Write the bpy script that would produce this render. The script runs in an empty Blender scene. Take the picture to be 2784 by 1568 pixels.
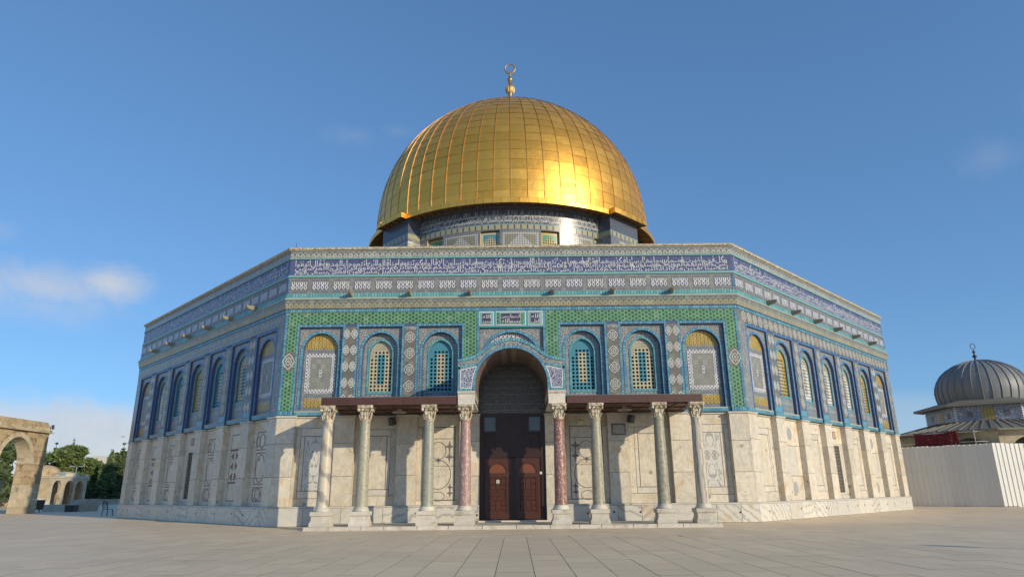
import bpy, math, random
from mathutils import Vector, Matrix, noise

R = math.radians
PI = math.pi
random.seed(11)
sc = bpy.context.scene
COL = sc.collection

# ------------------------------------------------------------------ camera
CAM_LOC = Vector((0.1324, -54.5968, 1.3181))
yaw, pitch, roll = -0.0027, 0.2932, -0.0101
_fw = Vector((math.sin(yaw) * math.cos(pitch), math.cos(yaw) * math.cos(pitch), math.sin(pitch)))
_r = Vector((math.cos(yaw), -math.sin(yaw), 0))
_u = _r.cross(_fw)
_r2 = math.cos(roll) * _r + math.sin(roll) * _u
_u2 = -math.sin(roll) * _r + math.cos(roll) * _u
cam = bpy.data.cameras.new('camera')
cam.sensor_fit = 'HORIZONTAL'
cam.sensor_width = 36.0
cam.lens = 36.0 * 1825.96 / 2784.0
cam.clip_end = 6000
cam_o = bpy.data.objects.new('camera', cam)
COL.objects.link(cam_o)
cam_o.matrix_world = Matrix(((_r2.x, _u2.x, -_fw.x, CAM_LOC.x), (_r2.y, _u2.y, -_fw.y, CAM_LOC.y),
                             (_r2.z, _u2.z, -_fw.z, CAM_LOC.z), (0, 0, 0, 1)))
sc.camera = cam_o
sc.view_settings.view_transform = 'Standard'
sc.view_settings.look = 'None'
sc.view_settings.gamma = 1.0
sc.view_settings.exposure = 0.08
sc.view_settings.use_curve_mapping = False

# ------------------------------------------------------------------ node expression helper
NT = None


class X:
    def __init__(self, s): self.s = s
    def __add__(a, b): return mth('ADD', a, b)
    def __radd__(a, b): return mth('ADD', b, a)
    def __sub__(a, b): return mth('SUBTRACT', a, b)
    def __rsub__(a, b): return mth('SUBTRACT', b, a)
    def __mul__(a, b): return mth('MULTIPLY', a, b)
    def __rmul__(a, b): return mth('MULTIPLY', b, a)
    def __truediv__(a, b): return mth('DIVIDE', a, b)
    def __rtruediv__(a, b): return mth('DIVIDE', b, a)


def _put(sock, v):
    if isinstance(v, X): NT.links.new(v.s, sock)
    elif isinstance(v, (tuple, list)) and len(v) == 3 and len(sock.default_value) == 4: sock.default_value = (*v, 1)
    else: sock.default_value = v


def mth(op, *a):
    n = NT.nodes.new('ShaderNodeMath'); n.operation = op
    for i, v in enumerate(a): _put(n.inputs[i], v)
    return X(n.outputs[0])


def vabs(a): return mth('ABSOLUTE', a)
def fract(a): return mth('FRACT', a)
def sin(a): return mth('SINE', a)
def cos(a): return mth('COSINE', a)
def vmin(a, *b):
    for c in b: a = mth('MINIMUM', a, c)
    return a
def vmax(a, *b):
    for c in b: a = mth('MAXIMUM', a, c)
    return a
def sqrt(a): return mth('SQRT', a)


def step(a, lo, hi, t0=0.0, t1=1.0):
    n = NT.nodes.new('ShaderNodeMapRange'); n.interpolation_type = 'SMOOTHSTEP'
    _put(n.inputs[0], a)
    for i, v in ((1, lo), (2, hi), (3, t0), (4, t1)): _put(n.inputs[i], v)
    return X(n.outputs[0])


def mix(f, a, b, mode='MIX'):
    n = NT.nodes.new('ShaderNodeMix'); n.data_type = 'RGBA'; n.blend_type = mode
    _put(n.inputs[0], f); _put(n.inputs[6], a); _put(n.inputs[7], b)
    return X(n.outputs[2])


def comb(x, y, z):
    n = NT.nodes.new('ShaderNodeCombineXYZ')
    for i, v in enumerate((x, y, z)): _put(n.inputs[i], v)
    return X(n.outputs[0])


def sep(v):
    n = NT.nodes.new('ShaderNodeSeparateXYZ'); _put(n.inputs[0], v)
    return X(n.outputs[0]), X(n.outputs[1]), X(n.outputs[2])


def tc(kind='Object'):
    return X(NT.nodes.new('ShaderNodeTexCoord').outputs[kind])


def nz(vec, scale, detail=3.0, rough=0.55, dist=0.0):
    n = NT.nodes.new('ShaderNodeTexNoise')
    NT.links.new(vec.s, n.inputs['Vector'])
    n.inputs['Scale'].default_value = scale; n.inputs['Detail'].default_value = detail
    n.inputs['Roughness'].default_value = rough; n.inputs['Distortion'].default_value = dist
    return X(n.outputs[0])


def vor(vec, scale, feature='F1', out=0):
    n = NT.nodes.new('ShaderNodeTexVoronoi'); n.feature = feature
    NT.links.new(vec.s, n.inputs['Vector']); n.inputs['Scale'].default_value = scale
    return X(n.outputs[out])


def orand(): return X(NT.nodes.new('ShaderNodeObjectInfo').outputs['Random'])
def irand(): return X(NT.nodes.new('ShaderNodeNewGeometry').outputs['Random Per Island'])


def world_pos():
    return X(NT.nodes.new('ShaderNodeNewGeometry').outputs['Position'])


def vmul(v, s):
    n = NT.nodes.new('ShaderNodeVectorMath'); n.operation = 'MULTIPLY'
    _put(n.inputs[0], v); n.inputs[1].default_value = s if isinstance(s, (tuple, list)) else (s, s, s)
    return X(n.outputs[0])


def vadd(v, w):
    n = NT.nodes.new('ShaderNodeVectorMath'); n.operation = 'ADD'
    _put(n.inputs[0], v); _put(n.inputs[1], w)
    return X(n.outputs[0])


MATS = {}


def material(name, fn, rough=0.5, metal=0.0, spec=0.5, bump=0.0, bdist=0.02, **kw):
    """fn() -> colour, or (colour, height) or (colour, height, roughness)"""
    global NT
    m = bpy.data.materials.new(name); m.use_nodes = True
    NT = m.node_tree
    b = NT.nodes['Principled BSDF']
    r = fn()
    h = None
    if isinstance(r, tuple) and isinstance(r[0], X):
        c = r[0]; h = r[1]
        if len(r) > 2: rough = r[2]
    else: c = r
    _put(b.inputs['Base Color'], c)
    _put(b.inputs['Roughness'], rough)
    b.inputs['Metallic'].default_value = metal
    b.inputs['Specular IOR Level'].default_value = spec
    for k, v in kw.items(): _put(b.inputs[k], v)
    if h is not None and bump:
        n = NT.nodes.new('ShaderNodeBump'); n.inputs['Strength'].default_value = bump
        n.inputs['Distance'].default_value = bdist
        _put(n.inputs['Height'], h); NT.links.new(n.outputs[0], b.inputs['Normal'])
    MATS[name] = m
    return m


def srgb(r, g, b):
    f = lambda c: (c / 255 / 12.92) if c <= 10 else ((c / 255 + .055) / 1.055) ** 2.4
    return (f(r), f(g), f(b))


# ------------------------------------------------------------------ sky, clouds and sun
SUN_EL, SUN_AZ = R(17.5), R(133.0)      # azimuth clockwise from +Y
world = bpy.data.worlds.new('World'); sc.world = world; world.use_nodes = True
NT = world.node_tree
bg = NT.nodes['Background']
sky = NT.nodes.new('ShaderNodeTexSky'); sky.sky_type = 'NISHITA'; sky.sun_disc = False
sky.sun_elevation = SUN_EL; sky.sun_rotation = SUN_AZ
sky.altitude = 740; sky.air_density = 1.0; sky.dust_density = 0.35; sky.ozone_density = 3.2
d = tc('Generated'); dx, dy, dz = sep(d)
az = mth('ARCTAN2', dx, dy); el = mth('ARCSINE', dz)
n1 = nz(d, 11.0, 6.0, 0.62, 0.6); n2 = nz(vadd(d, (3.1, 1.7, .4)), 34.0, 6.0, 0.68, 0.4)
wob = (n1 - .5) * 1.7 + (n2 - .5) * 1.0


def cloud(a0, e0, wa, we, amt, soft=.9):
    q = sqrt(((az - R(a0)) / R(wa)) * ((az - R(a0)) / R(wa)) + ((el - R(e0)) / R(we)) * ((el - R(e0)) / R(we)))
    return step(q + wob, 1.25, 1.25 - soft, 0.0, amt)


fac = cloud(-36.5, 14.2, 6.0, 1.9, .60, 1.4)
fac = vmax(fac, cloud(-32.3, 15.0, 2.9, 1.6, .74, 1.3), cloud(-36.0, 12.8, 5.4, 1.5, .34, 1.6), cloud(-41, 17.5, 3, 1.1, .28, 1.5))
fac = vmax(fac, cloud(-15.0, 28.9, 2.6, 0.9, .11, 1.6), cloud(-10.8, 29.6, 1.8, .6, .08, 1.6), cloud(38.3, 22.0, 2.6, 1.5, .12, 1.7), cloud(45, 24, 4, 2, .2))
# low bank along the horizon, going all the way round
fac = vmax(fac, step(el + wob * .028, R(7.2), R(5.0), 0.0, .80) * step(nz(d, 2.2, 2, .5), .34, .5, .5, 1.0) * step(vabs(az + R(42)), R(25), R(13), .35, 1.0))
sr, sg, sb = sep(X(sky.outputs[0]))
gq = lambda c, k: mth('POWER', mth('MAXIMUM', c, 0.0), .62) * k
skyc = comb(gq(sr, .89), gq(sg, 1.36), gq(sb, 1.85))
cl = mix(n2, (3.5, 3.7, 4.1), (5.2, 5.1, 5.0))
_put(bg.inputs['Color'], mix(fac, skyc, cl))
bg.inputs['Strength'].default_value = 0.14

sun = bpy.data.lights.new('sun', 'SUN'); sun.energy = 3.5; sun.angle = R(0.53); sun.color = (1.0, .86, .64)
sun_o = bpy.data.objects.new('sun', sun); COL.objects.link(sun_o)
sv = Vector((math.sin(SUN_AZ) * math.cos(SUN_EL), math.cos(SUN_AZ) * math.cos(SUN_EL), math.sin(SUN_EL)))
sun_o.rotation_euler = sv.to_track_quat('Z', 'Y').to_euler()
sun_o.location = sv * 120

# ------------------------------------------------------------------ mesh helpers


class MB:
    def __init__(s): s.v = []; s.f = []; s.m = []
    def poly(s, pts, m=0):
        i = len(s.v); s.v += [tuple(p) for p in pts]; s.f.append(tuple(range(i, i + len(pts)))); s.m.append(m)
    def hexa(s, p, m=0, skip=()):
        """8 points: bottom 0-3 counter-clockwise, top 4-7"""
        i = len(s.v); s.v += [tuple(q) for q in p]
        for k, f in enumerate(((3, 2, 1, 0), (4, 5, 6, 7), (0, 1, 5, 4), (1, 2, 6, 5), (2, 3, 7, 6), (3, 0, 4, 7))):
            if k not in skip: s.f.append(tuple(i + j for j in f)); s.m.append(m)
    def box(s, x0, x1, y0, y1, z0, z1, m=0, skip=()):
        s.hexa([(x0, y0, z0), (x1, y0, z0), (x1, y1, z0), (x0, y1, z0), (x0, y0, z1), (x1, y0, z1), (x1, y1, z1), (x0, y1, z1)], m, skip)
    def obox(s, c, ax, ay, az_, m=0):
        c = Vector(c); ax = Vector(ax); ay = Vector(ay); az_ = Vector(az_)
        s.hexa([c - ax - ay - az_, c + ax - ay - az_, c + ax + ay - az_, c - ax + ay - az_,
                c - ax - ay + az_, c + ax - ay + az_, c + ax + ay + az_, c - ax + ay + az_], m)
    def lathe(s, prof, n=24, m=0, c=(0, 0), a0=0.0, a1=2 * PI, sq=False):
        full = abs(a1 - a0 - 2 * PI) < 1e-6
        k = n if full else n + 1
        i0 = len(s.v)
        for r_, z in prof:
            for j in range(k):
                a = a0 + (a1 - a0) * j / n
                s.v.append((c[0] + r_ * math.cos(a), c[1] + r_ * math.sin(a), z))
        for i in range(len(prof) - 1):
            for j in range(n):
                j2 = (j + 1) % k
                s.f.append((i0 + i * k + j, i0 + i * k + j2, i0 + (i + 1) * k + j2, i0 + (i + 1) * k + j)); s.m.append(m)
    def tube(s, pts, r, n=8, m=0):
        pts = [Vector(p) for p in pts]; i0 = len(s.v)
        rr = r if isinstance(r, (list, tuple)) else [r] * len(pts)
        for i, p in enumerate(pts):
            t = (pts[min(i + 1, len(pts) - 1)] - pts[max(i - 1, 0)]).normalized()
            a = t.orthogonal().normalized() if i == 0 else (a - t * a.dot(t)).normalized()
            b = t.cross(a)
            for j in range(n):
                q = 2 * PI * j / n
                s.v.append(tuple(p + (a * math.cos(q) + b * math.sin(q)) * rr[i]))
        for i in range(len(pts) - 1):
            for j in range(n):
                j2 = (j + 1) % n
                s.f.append((i0 + i * n + j, i0 + i * n + j2, i0 + (i + 1) * n + j2, i0 + (i + 1) * n + j)); s.m.append(m)
        s.f.append(tuple(i0 + j for j in range(n))[::-1]); s.m.append(m)
        s.f.append(tuple(i0 + (len(pts) - 1) * n + j for j in range(n))); s.m.append(m)
    def mesh(s, name, mats, smooth=False):
        me = bpy.data.meshes.new(name); me.from_pydata(s.v, [], s.f)
        for q in (mats if isinstance(mats, (list, tuple)) else [mats]): me.materials.append(MATS[q])
        if max(s.m, default=0): me.polygons.foreach_set('material_index', s.m)
        if smooth: me.polygons.foreach_set('use_smooth', [True] * len(s.f))
        me.update()
        return me
    def build(s, name, mats, parent=None, smooth=False, M=None):
        return place(s.mesh(name, mats, smooth), name, parent, M)


def place(me, name, parent=None, M=None):
    o = bpy.data.objects.new(name, me); COL.objects.link(o)
    o.parent = parent
    if M is not None: o.matrix_basis = M
    return o


def empty(name, label, cat, loc=(0, 0, 0), rz=0.0, group=None):
    o = bpy.data.objects.new(name, None); COL.objects.link(o)
    o.location = loc; o.rotation_euler = (0, 0, rz); o.empty_display_size = .5
    o['label'] = label; o['category'] = cat
    if group: o['group'] = group
    return o


def tag(o, label, cat, group=None):
    o['label'] = label; o['category'] = cat
    if group: o['group'] = group
    return o


def smooth_by_angle(o, deg=35):
    me = o.data if hasattr(o, 'data') else o
    me.polygons.foreach_set('use_smooth', [True] * len(me.polygons))
    try: me.set_sharp_from_angle(angle=R(deg))
    except Exception: pass


# ------------------------------------------------------------------ materials
def dirt(c, s=.35, lo=.80, hi=1.08, vec=None):
    v = vec or tc()
    n = nz(v, s, 5, .6)
    c = mix(.14, c, (.27, .265, .25))
    if s == .8:                 # glazed tile fields: each 21 cm tile has its own tone, a few are faded
        sn = NT.nodes.new('ShaderNodeVectorMath'); sn.operation = 'SNAP'
        _put(sn.inputs[0], v); sn.inputs[1].default_value = (.21, 50.0, .21)
        wn = NT.nodes.new('ShaderNodeTexWhiteNoise'); NT.links.new(sn.outputs[0], wn.inputs['Vector'])
        t_ = X(wn.outputs['Value'])
        c = mix(1.0, c, mix(t_, (.84, .85, .87), (1.12, 1.11, 1.08)), 'MULTIPLY')
        c = mix(step(t_, .94, .97, 0.0, .20), c, (.42, .43, .40))
    return mix(1.0, c, mix(n, (lo, lo, lo * .97), (hi, hi, hi)), 'MULTIPLY')


def dusty(c, f=.20):
    return mix(f, c, (.26, .26, .25))


def uv():
    x, y, z = sep(tc()); return x, z


def line(t, w, soft=.35):
    """1 where t (metres from a line, >=0) is under w"""
    return step(t, w * (1 - soft), w * (1 + soft), 1.0, 0.0)


def rep(t, p):
    """distance to the nearest multiple of p"""
    return vabs(fract(t / p + .5) - .5) * p


def hexstar(u, v, a):
    h = a * .8660254
    ds = [u, u * .5 + v * .8660254, u * .5 - v * .8660254]
    lines = None; s = None
    for q in ds:
        l = line(rep(q + h * .5, h), .0056)
        lines = l if lines is None else vmax(lines, l)
        c = cos(q * (2 * PI / h)); s = c if s is None else s + c
    return lines, s


def m_green():
    u, v = uv()
    lines, s = hexstar(u, v, .178)
    c = mix(step(s, .05, .7), srgb(44, 132, 92), srgb(8, 84, 62))
    c = mix(lines, c, srgb(164, 184, 124))
    return dirt(c, .8)


def m_xlattice(white, dark, p, w, alt=None):
    def f():
        u, v = uv()
        l = vmax(line(rep(u + v, p), w), line(rep(u - v, p), w), line(rep(u + p * .25, p * .5), w * .7) * line(rep(v, p), p * .3))
        c = mix(l, dark, white)
        if alt: c = mix(line(sqrt(rep(u, p) * rep(u, p) + rep(v, p) * rep(v, p)), p * .16), c, alt)
        return dirt(c, .8)
    return f


def m_vine(ground, a, b, p, hgt, z0):
    """running arabesque: waves, ring flowers and small leaves"""
    def f():
        u, v = uv()
        t = (v - z0) / hgt
        k = 2 * PI / p
        w1 = line(vabs(t - .5 - sin(u * k) * .30), .05)
        w2 = line(vabs(t - .5 + sin(u * k) * .30), .05)
        rx = rep(u, p * .5) / hgt
        fl = sqrt(rx * rx + (t - .34) * (t - .34))
        flow = line(vabs(fl - .19), .040)
        nn = vor(tc(), 20.0, 'DISTANCE_TO_EDGE')
        c = mix(step(nn, .12, .03, 0.0, .75), ground, b)
        c = mix(vmax(w1, w2) * .8, c, b)
        c = mix(flow, c, a)
        return dirt(c, .8)
    return f


def m_floral(ground, a, sc_=17.0, b=None, amt=.9):
    def f():
        v = tc()
        w = nz(v, 6.0, 2, .5)
        v2 = vadd(v, comb(w * .12, 0.0, w * .10))
        e = vor(v2, sc_, 'DISTANCE_TO_EDGE'); f1 = vor(v2, sc_, 'F1')
        c = mix(step(e, .13, .05, 0.0, amt), ground, a)
        c = mix(step(f1, .22, .12), c, b or a)
        return dirt(c, .8)
    return f


def m_bead(ground, dark, lite, p, vert=False, q2=.20):
    """cartouches in rows along u (or along v) on a finely flowered ground"""
    def f():
        u, v = uv()
        g = mix(step(vor(tc(), 22.0, 'DISTANCE_TO_EDGE'), .12, .03), ground, lite)
        q = v if vert else u
        r_ = u if vert else v
        e1 = rep(q, p) / (p * .38); e2 = rep(r_, q2) / (q2 * .27)
        el_ = sqrt(e1 * e1 + e2 * e2)
        c = mix(step(el_, 1.15, .9), g, dark)
        c = mix(step(el_, .62, .40), c, lite)
        return dirt(c, .8)
    return f


def m_brick(cols, rough=.3):
    def f():
        r_ = irand()
        c = mix(step(r_, .2, .35), cols[0], cols[1]); c = mix(step(r_, .6, .75), c, cols[2])
        return dirt(c, .5, .78, 1.1)
    return f


def plain(c, s=.81, lo=.85, hi=1.08):
    return lambda: dirt(mix(0.0, c, c), s, lo, hi)


TR = .30
BR1, BR2, BR3 = srgb(86, 158, 184), srgb(68, 138, 176), srgb(104, 172, 188)
material('brick_blue', m_brick((BR1, BR2, BR3)), TR)
material('brick_teal', m_brick((srgb(92, 170, 182), srgb(76, 156, 174), srgb(112, 182, 186))), TR)
material('brick_deep', m_brick((srgb(60, 124, 186), srgb(46, 106, 172), srgb(84, 148, 196))), TR)
material('brick_dent', m_brick((srgb(98, 176, 176), srgb(84, 164, 168), srgb(122, 186, 182))), TR)
material('grout_blue', plain(srgb(48, 76, 124)), .6)
material('grout_navy', plain(srgb(40, 42, 78)), .4)
material('grout_teal', plain(srgb(56, 116, 138)), .6)
material('teal_line', plain(srgb(112, 172, 170), 1.5, .75, 1.15), TR)
material('sill_stone', plain(srgb(176, 176, 158), 1.5, .7, 1.1), .6)
material('green_star', m_green, TR)
material('white_lattice', m_xlattice(srgb(226, 224, 220), srgb(92, 96, 116), .19, .026, srgb(92, 92, 150)), TR)
material('white_frame', m_xlattice(srgb(220, 220, 224), srgb(112, 112, 116), .155, .024), TR)
material('olive_field', m_xlattice(srgb(150, 152, 150), srgb(112, 112, 98), .125, .018, srgb(140, 146, 130)), .4)
material('gold_tile', m_xlattice(srgb(196, 164, 56), srgb(122, 102, 42), .17, .030, srgb(92, 96, 60)), TR)
material('grey_field', m_floral(srgb(96, 95, 86), srgb(122, 120, 110), 26.0), .4)
material('vine_top', m_vine(srgb(66, 72, 98), srgb(206, 202, 170), srgb(184, 186, 176), .50, .38, 11.85), TR)
material('inscription_blue', m_floral(srgb(60, 66, 118), srgb(96, 106, 150), 14.0, srgb(118, 130, 162), .55), TR)
material('rect_field', m_floral(srgb(112, 114, 112), srgb(156, 156, 150), 22.0), .4)
material('yellow_band', m_vine(srgb(86, 90, 92), srgb(190, 172, 112), srgb(158, 164, 154), .48, .44, 9.39), .35)
material('grey_floral', m_floral(srgb(72, 78, 88), srgb(190, 190, 184), 19.0), TR)
material('blue_floral', m_floral(srgb(50, 52, 104), srgb(204, 206, 218), 13.0), TR)
material('bead_band', m_bead(srgb(122, 128, 128), srgb(70, 92, 128), srgb(170, 174, 168), .36), .35)
material('bead_band_v', m_bead(srgb(122, 128, 128), srgb(70, 92, 128), srgb(170, 174, 168), .36, True), .35)
material('side_band', m_xlattice(srgb(176, 174, 164), srgb(116, 116, 108), .30, .03, srgb(168, 158, 110)), .35)
material('tile_white', plain(srgb(238, 236, 230), 2.0, .85, 1.05), TR)
material('tile_cream', plain(srgb(196, 186, 154), 2.0, .8, 1.05), .35)
material('cream_lattice', m_xlattice(srgb(196, 188, 160), srgb(128, 122, 106), .13, .020), .35)
material('tile_turq', plain(srgb(58, 138, 160), 2.0, .75, 1.1), TR)
material('tile_yellow', plain(srgb(184, 158, 74), 2.0, .8, 1.05), .35)
material('tile_greenglaze', plain(srgb(46, 142, 104), 2.0, .8, 1.05), TR)
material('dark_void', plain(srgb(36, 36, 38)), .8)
material('soffit_brick', m_floral(srgb(98, 84, 76), srgb(128, 112, 100), 9.0), .8)


def m_lunette():
    u, v = uv()
    e = vor(vadd(tc(), comb(nz(tc(), 5.0, 2, .5) * .1, 0.0, 0.0)), 22.0, 'DISTANCE_TO_EDGE')
    c = mix(step(e, .12, .03), srgb(58, 58, 62), srgb(120, 118, 116))
    return mix(line(rep(v - 5.34, .27), .018), c, srgb(40, 42, 48))


material('lunette_tile', m_lunette, .45)


def m_cart():
    u, v = uv()
    e1 = rep(u, .125) / .052; e2 = vabs(v) / .040
    q = sqrt(e1 * e1 + e2 * e2)
    c = mix(step(q, 1.1, .85), srgb(128, 130, 126), srgb(74, 88, 124))
    c = mix(step(q, .55, .35), c, srgb(164, 168, 170))
    return dirt(c, .8)


material('cart', m_cart, .35)


# --- drum tiles: u runs round the cylinder
DR = 10.9
WIN0 = R(14.6)


def m_drum():
    x, y, z = sep(tc())
    th = mth('ARCTAN2', x, y * -1.0)
    u = th * DR
    vec = comb(u, 0.0, z)
    wv = 2 * PI * DR / 16
    base = m_floral_vec(vec, srgb(78, 84, 96), srgb(152, 154, 152), 16.0)
    # wall panels between the windows
    cu = rep(u - WIN0 * DR + wv * .5, wv)
    tz = z - 17.55
    stp = vmax(cu * .9, vabs(tz) * 1.05)
    l = vmax(line(rep(u, .17), .036), line(rep(z, .17), .036))
    lat = mix(l, srgb(104, 104, 100), srgb(192, 190, 186))
    lat2 = mix(l, srgb(108, 104, 88), srgb(150, 144, 124))
    pan = mix(step(cu + vabs(tz) * 1.0, .98, 1.02) * step(stp, 1.0, .97), lat, lat2)
    c = mix(step(stp, 1.17, 1.14), base, pan)
    # yellow bead band and blue-white text band
    bead = mix(step(rep(u, .46) / .2, 1.1, .8), srgb(118, 118, 122), srgb(168, 162, 128))
    bead = mix(line(rep(u + .23, .46), .05), bead, srgb(60, 66, 96))
    inb = step(vabs(z - 19.03), .17, .15)
    c = mix(inb, c, bead)
    ins = step(vabs(z - 19.85), .64, .62)
    c = mix(ins, c, m_floral_vec(vec, srgb(62, 68, 84), srgb(100, 106, 118), 13.0))
    c = mix(line(vabs(z - 19.22), .035), c, srgb(120, 160, 164))
    return dirt(c, .5)


def m_floral_vec(v, ground, a, sc_):
    e = vor(v, sc_, 'DISTANCE_TO_EDGE')
    return mix(step(e, .13, .05, 0.0, .9), ground, a)


material('drum_tile', m_drum, .22)
material('butt_tile', lambda: dirt(m_floral_vec(tc(), srgb(82, 88, 112), srgb(182, 182, 182), 15.0), .5), .25)


# --- marble
def marble(base, warm, vein, veins=.38, warmamt=.85, scale=1.0):
    def f():
        o = orand()
        v = vadd(tc(), comb(o * 37.0, o * 11.0, o * 23.0))
        n = nz(v, 1.1 * scale, 6, .66, .4)
        mo = nz(v, 3.6 * scale, 6, .7, .6)
        st = step(nz(v, .62 * scale, 5, .68, .9), .52, .66)
        c = mix(step(n, .40, .64, 0.0, .55), base, tuple(q * .80 for q in base))
        c = mix(step(mo, .44, .72, 0.0, .45), c, srgb(170, 167, 160))
        c = mix(st * warmamt * step(fract(o * 9.7), .2, .7, .35, 1.0), c, warm)
        n2 = nz(vmul(v, (1, 1, .5)), 1.7 * scale, 7, .68, 1.8)
        c = mix(line(vabs(n2 - .5), .014, .9) * veins, c, vein)
        # vertical dirt streaks and rusty stains round old fixing holes
        sk = nz(vmul(v, (5.0, 5.0, .35)), 1.6, 4, .6)
        c = mix(step(sk, .56, .74, 0.0, .35), c, srgb(150, 140, 122))
        sp = vor(vadd(v, comb(mo * .10, 0.0, n * .10)), 1.7, 'F1')
        c = mix(step(sp, .20, .03) * step(mo, .42, .58), c, srgb(128, 94, 62))
        c = mix(step(sp, .045, .025), c, srgb(72, 60, 50))
        c = mix(1.0, c, mix(o, (.86, .86, .87), (1.06, 1.05, 1.03)), 'MULTIPLY')
        return c, mo
    return f


M1, MW, MV = srgb(222, 212, 192), srgb(206, 174, 120), srgb(138, 136, 136)
material('marble', marble(M1, MW, MV), .42, bump=.10)
material('marble_clean', marble(srgb(216, 210, 196), srgb(206, 186, 148), MV, .2, .35), .42, bump=.08)


def m_plinth():
    o = orand()
    p = vadd(tc(), comb(o * 31.0, 0.0, o * 17.0))
    x, y, z = sep(p)
    ang = (o - .5) * 2.4
    q = z + x * ang
    w = sin(q * 17.0 + nz(p, 1.7, 5, .6, .8) * 13.0)
    n = nz(p, 1.6, 5, .6)
    c = mix(step(w, .25, .98) * step(fract(o * 7.31), .1, .8, .15, .75), srgb(212, 207, 194), srgb(158, 158, 156))
    c = mix(step(nz(p, .9, 4, .6), .56, .70) * .5, c, srgb(196, 168, 122))
    c = mix(1.0, c, mix(fract(o * 3.7), (.86, .86, .87), (1.05, 1.04, 1.02)), 'MULTIPLY')
    return c, n


material('plinth_marble', m_plinth, .38, bump=.08)


def m_book():
    """book-matched grey figure, mirrored about the panel centre"""
    x, y, z = sep(tc())
    o = orand()
    p = comb(vabs(x) * 1.6, o * 9.0, vabs(z - 2.75) * .9 + o * 4)
    w = nz(p, 2.1, 4, .5, 1.4)
    c = mix(step(vabs(fract(w * 5.0) - .5), .30, .46), srgb(206, 202, 192), srgb(150, 148, 146))
    return mix(step(vabs(x), .36, .47), c, srgb(206, 202, 192))


material('book_marble', m_book, .4)
material('inlay_dark', plain(srgb(104, 100, 102)), .45)
material('frame_purple', plain(srgb(84, 70, 84)), .5)
material('framed_floral', m_floral(srgb(150, 150, 146), srgb(206, 200, 186), 8.0), .4)
material('spout_stone', plain(srgb(146, 138, 120), 3.0, .6, 1.2), .8)
material('letter_white', plain(srgb(218, 218, 218), 2.0, .85, 1.05), TR)
material('inlay_pale', plain(srgb(140, 140, 138)), .6)
material('inlay_brown', plain(srgb(136, 92, 72), 2.0, .7, 1.15), .5)
material('inlay_line', plain(srgb(118, 106, 92), 2.0, .7, 1.15), .6)
material('joint_dark', plain(srgb(122, 114, 100)), .8)
material('iron', plain(srgb(46, 42, 40), 3.0, .7, 1.3), .6)
material('iron_dark', plain(srgb(22, 20, 20), 3.0, .7, 1.2), .45)
material('core_stone', plain(srgb(168, 160, 142)), .8)


# columns
def col_white():
    x, y, z = sep(tc())
    a = mth('ARCTAN2', y, x)
    w = sin(z * 7.0 + a * 1.4 + nz(tc(), 2.4, 4, .6, .5) * 5.0)
    c = mix(step(w, .15, .95, 0.0, .85), srgb(198, 188, 168), srgb(136, 132, 126))
    return mix(step(nz(tc(), 1.1, 3), .5, .68) * .5, c, srgb(184, 160, 120)), w


def col_grey():
    x, y, z = sep(tc())
    a = mth('ARCTAN2', y, x)
    w = sin(a * 7.0 + nz(vmul(tc(), (1, 1, .5)), 2.4, 5, .6, .7) * 9.0)
    c = mix(step(w, .0, .95, 0.0, .85), srgb(192, 182, 164), srgb(124, 120, 114))
    return c, w


def col_green(a, b, k, s=1.0):
    def f():
        p = tc()
        n = nz(p, 11.0 * s, 5, .7, .5); v = vor(p, 9.0 * s, 'F1')
        c = mix(step(n, .38, .62), a, b)
        c = mix(step(v, .24, .12) * step(nz(p, 4.0, 3), .42, .55), c, srgb(58, 64, 56))
        c = mix(step(nz(p, 5.5, 4, .6), .60, .68), c, k)
        return c, n
    return f


def col_red(a, b):
    def f():
        p = tc()
        n = nz(p, 6.0, 4, .6); v = nz(vmul(p, (1, 1, .6)), 24.0, 3, .6)
        c = mix(n, a, b)
        c = mix(step(v, .55, .62) * step(nz(p, 3.0, 3), .34, .52), c, srgb(216, 200, 192))
        return c, n
    return f


material('column_white', col_white, .35)
material('column_grey', col_grey, .35)
material('column_green_a', col_green(srgb(149, 146, 126), srgb(171, 167, 147), srgb(176, 172, 153)), .35)
material('column_green_b', col_green(srgb(139, 141, 125), srgb(160, 159, 143), srgb(164, 162, 145), 1.2), .35)
material('column_green_c', col_green(srgb(145, 141, 120), srgb(164, 160, 139), srgb(171, 167, 145), .9), .35)
material('column_green_d', col_green(srgb(136, 133, 114), srgb(164, 159, 138), srgb(174, 168, 146), .8), .35)
material('column_pink', col_red(srgb(147, 111, 106), srgb(171, 138, 129)), .35)
material('column_red', col_red(srgb(126, 81, 70), srgb(147, 106, 95)), .35)


def m_capital():
    p = tc()
    n = nz(p, 9.0, 5, .65)
    c = mix(step(n, .36, .7), srgb(150, 134, 106), srgb(224, 216, 196))
    return c, n


material('capital_stone', m_capital, .65, bump=.4, bdist=.01)


# --- gold and lead
def m_gold():
    o = orand(); i = irand()
    q = fract(o + i)
    p = tc()
    n = nz(p, 2.3, 4, .55, .5)
    c = mix(q, (.97, .48, .075), (1.0, .55, .105))
    c = mix(step(n, .45, .75) * .3, c, (.94, .45, .08))
    r_ = (n - .5) * .16 + q * .06 + .36
    return c, n, r_


material('gold', m_gold, .32, .84, bump=.22, bdist=.06)
material('gold_rib', lambda: dirt((lambda c: mix(0.0, c, c))((.66, .36, .09)), 1.0), .5, .9)
material('gold_finial', lambda: dirt((lambda c: mix(0.0, c, c))((.50, .34, .13)), 2.0), .5, 1.0)


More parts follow.
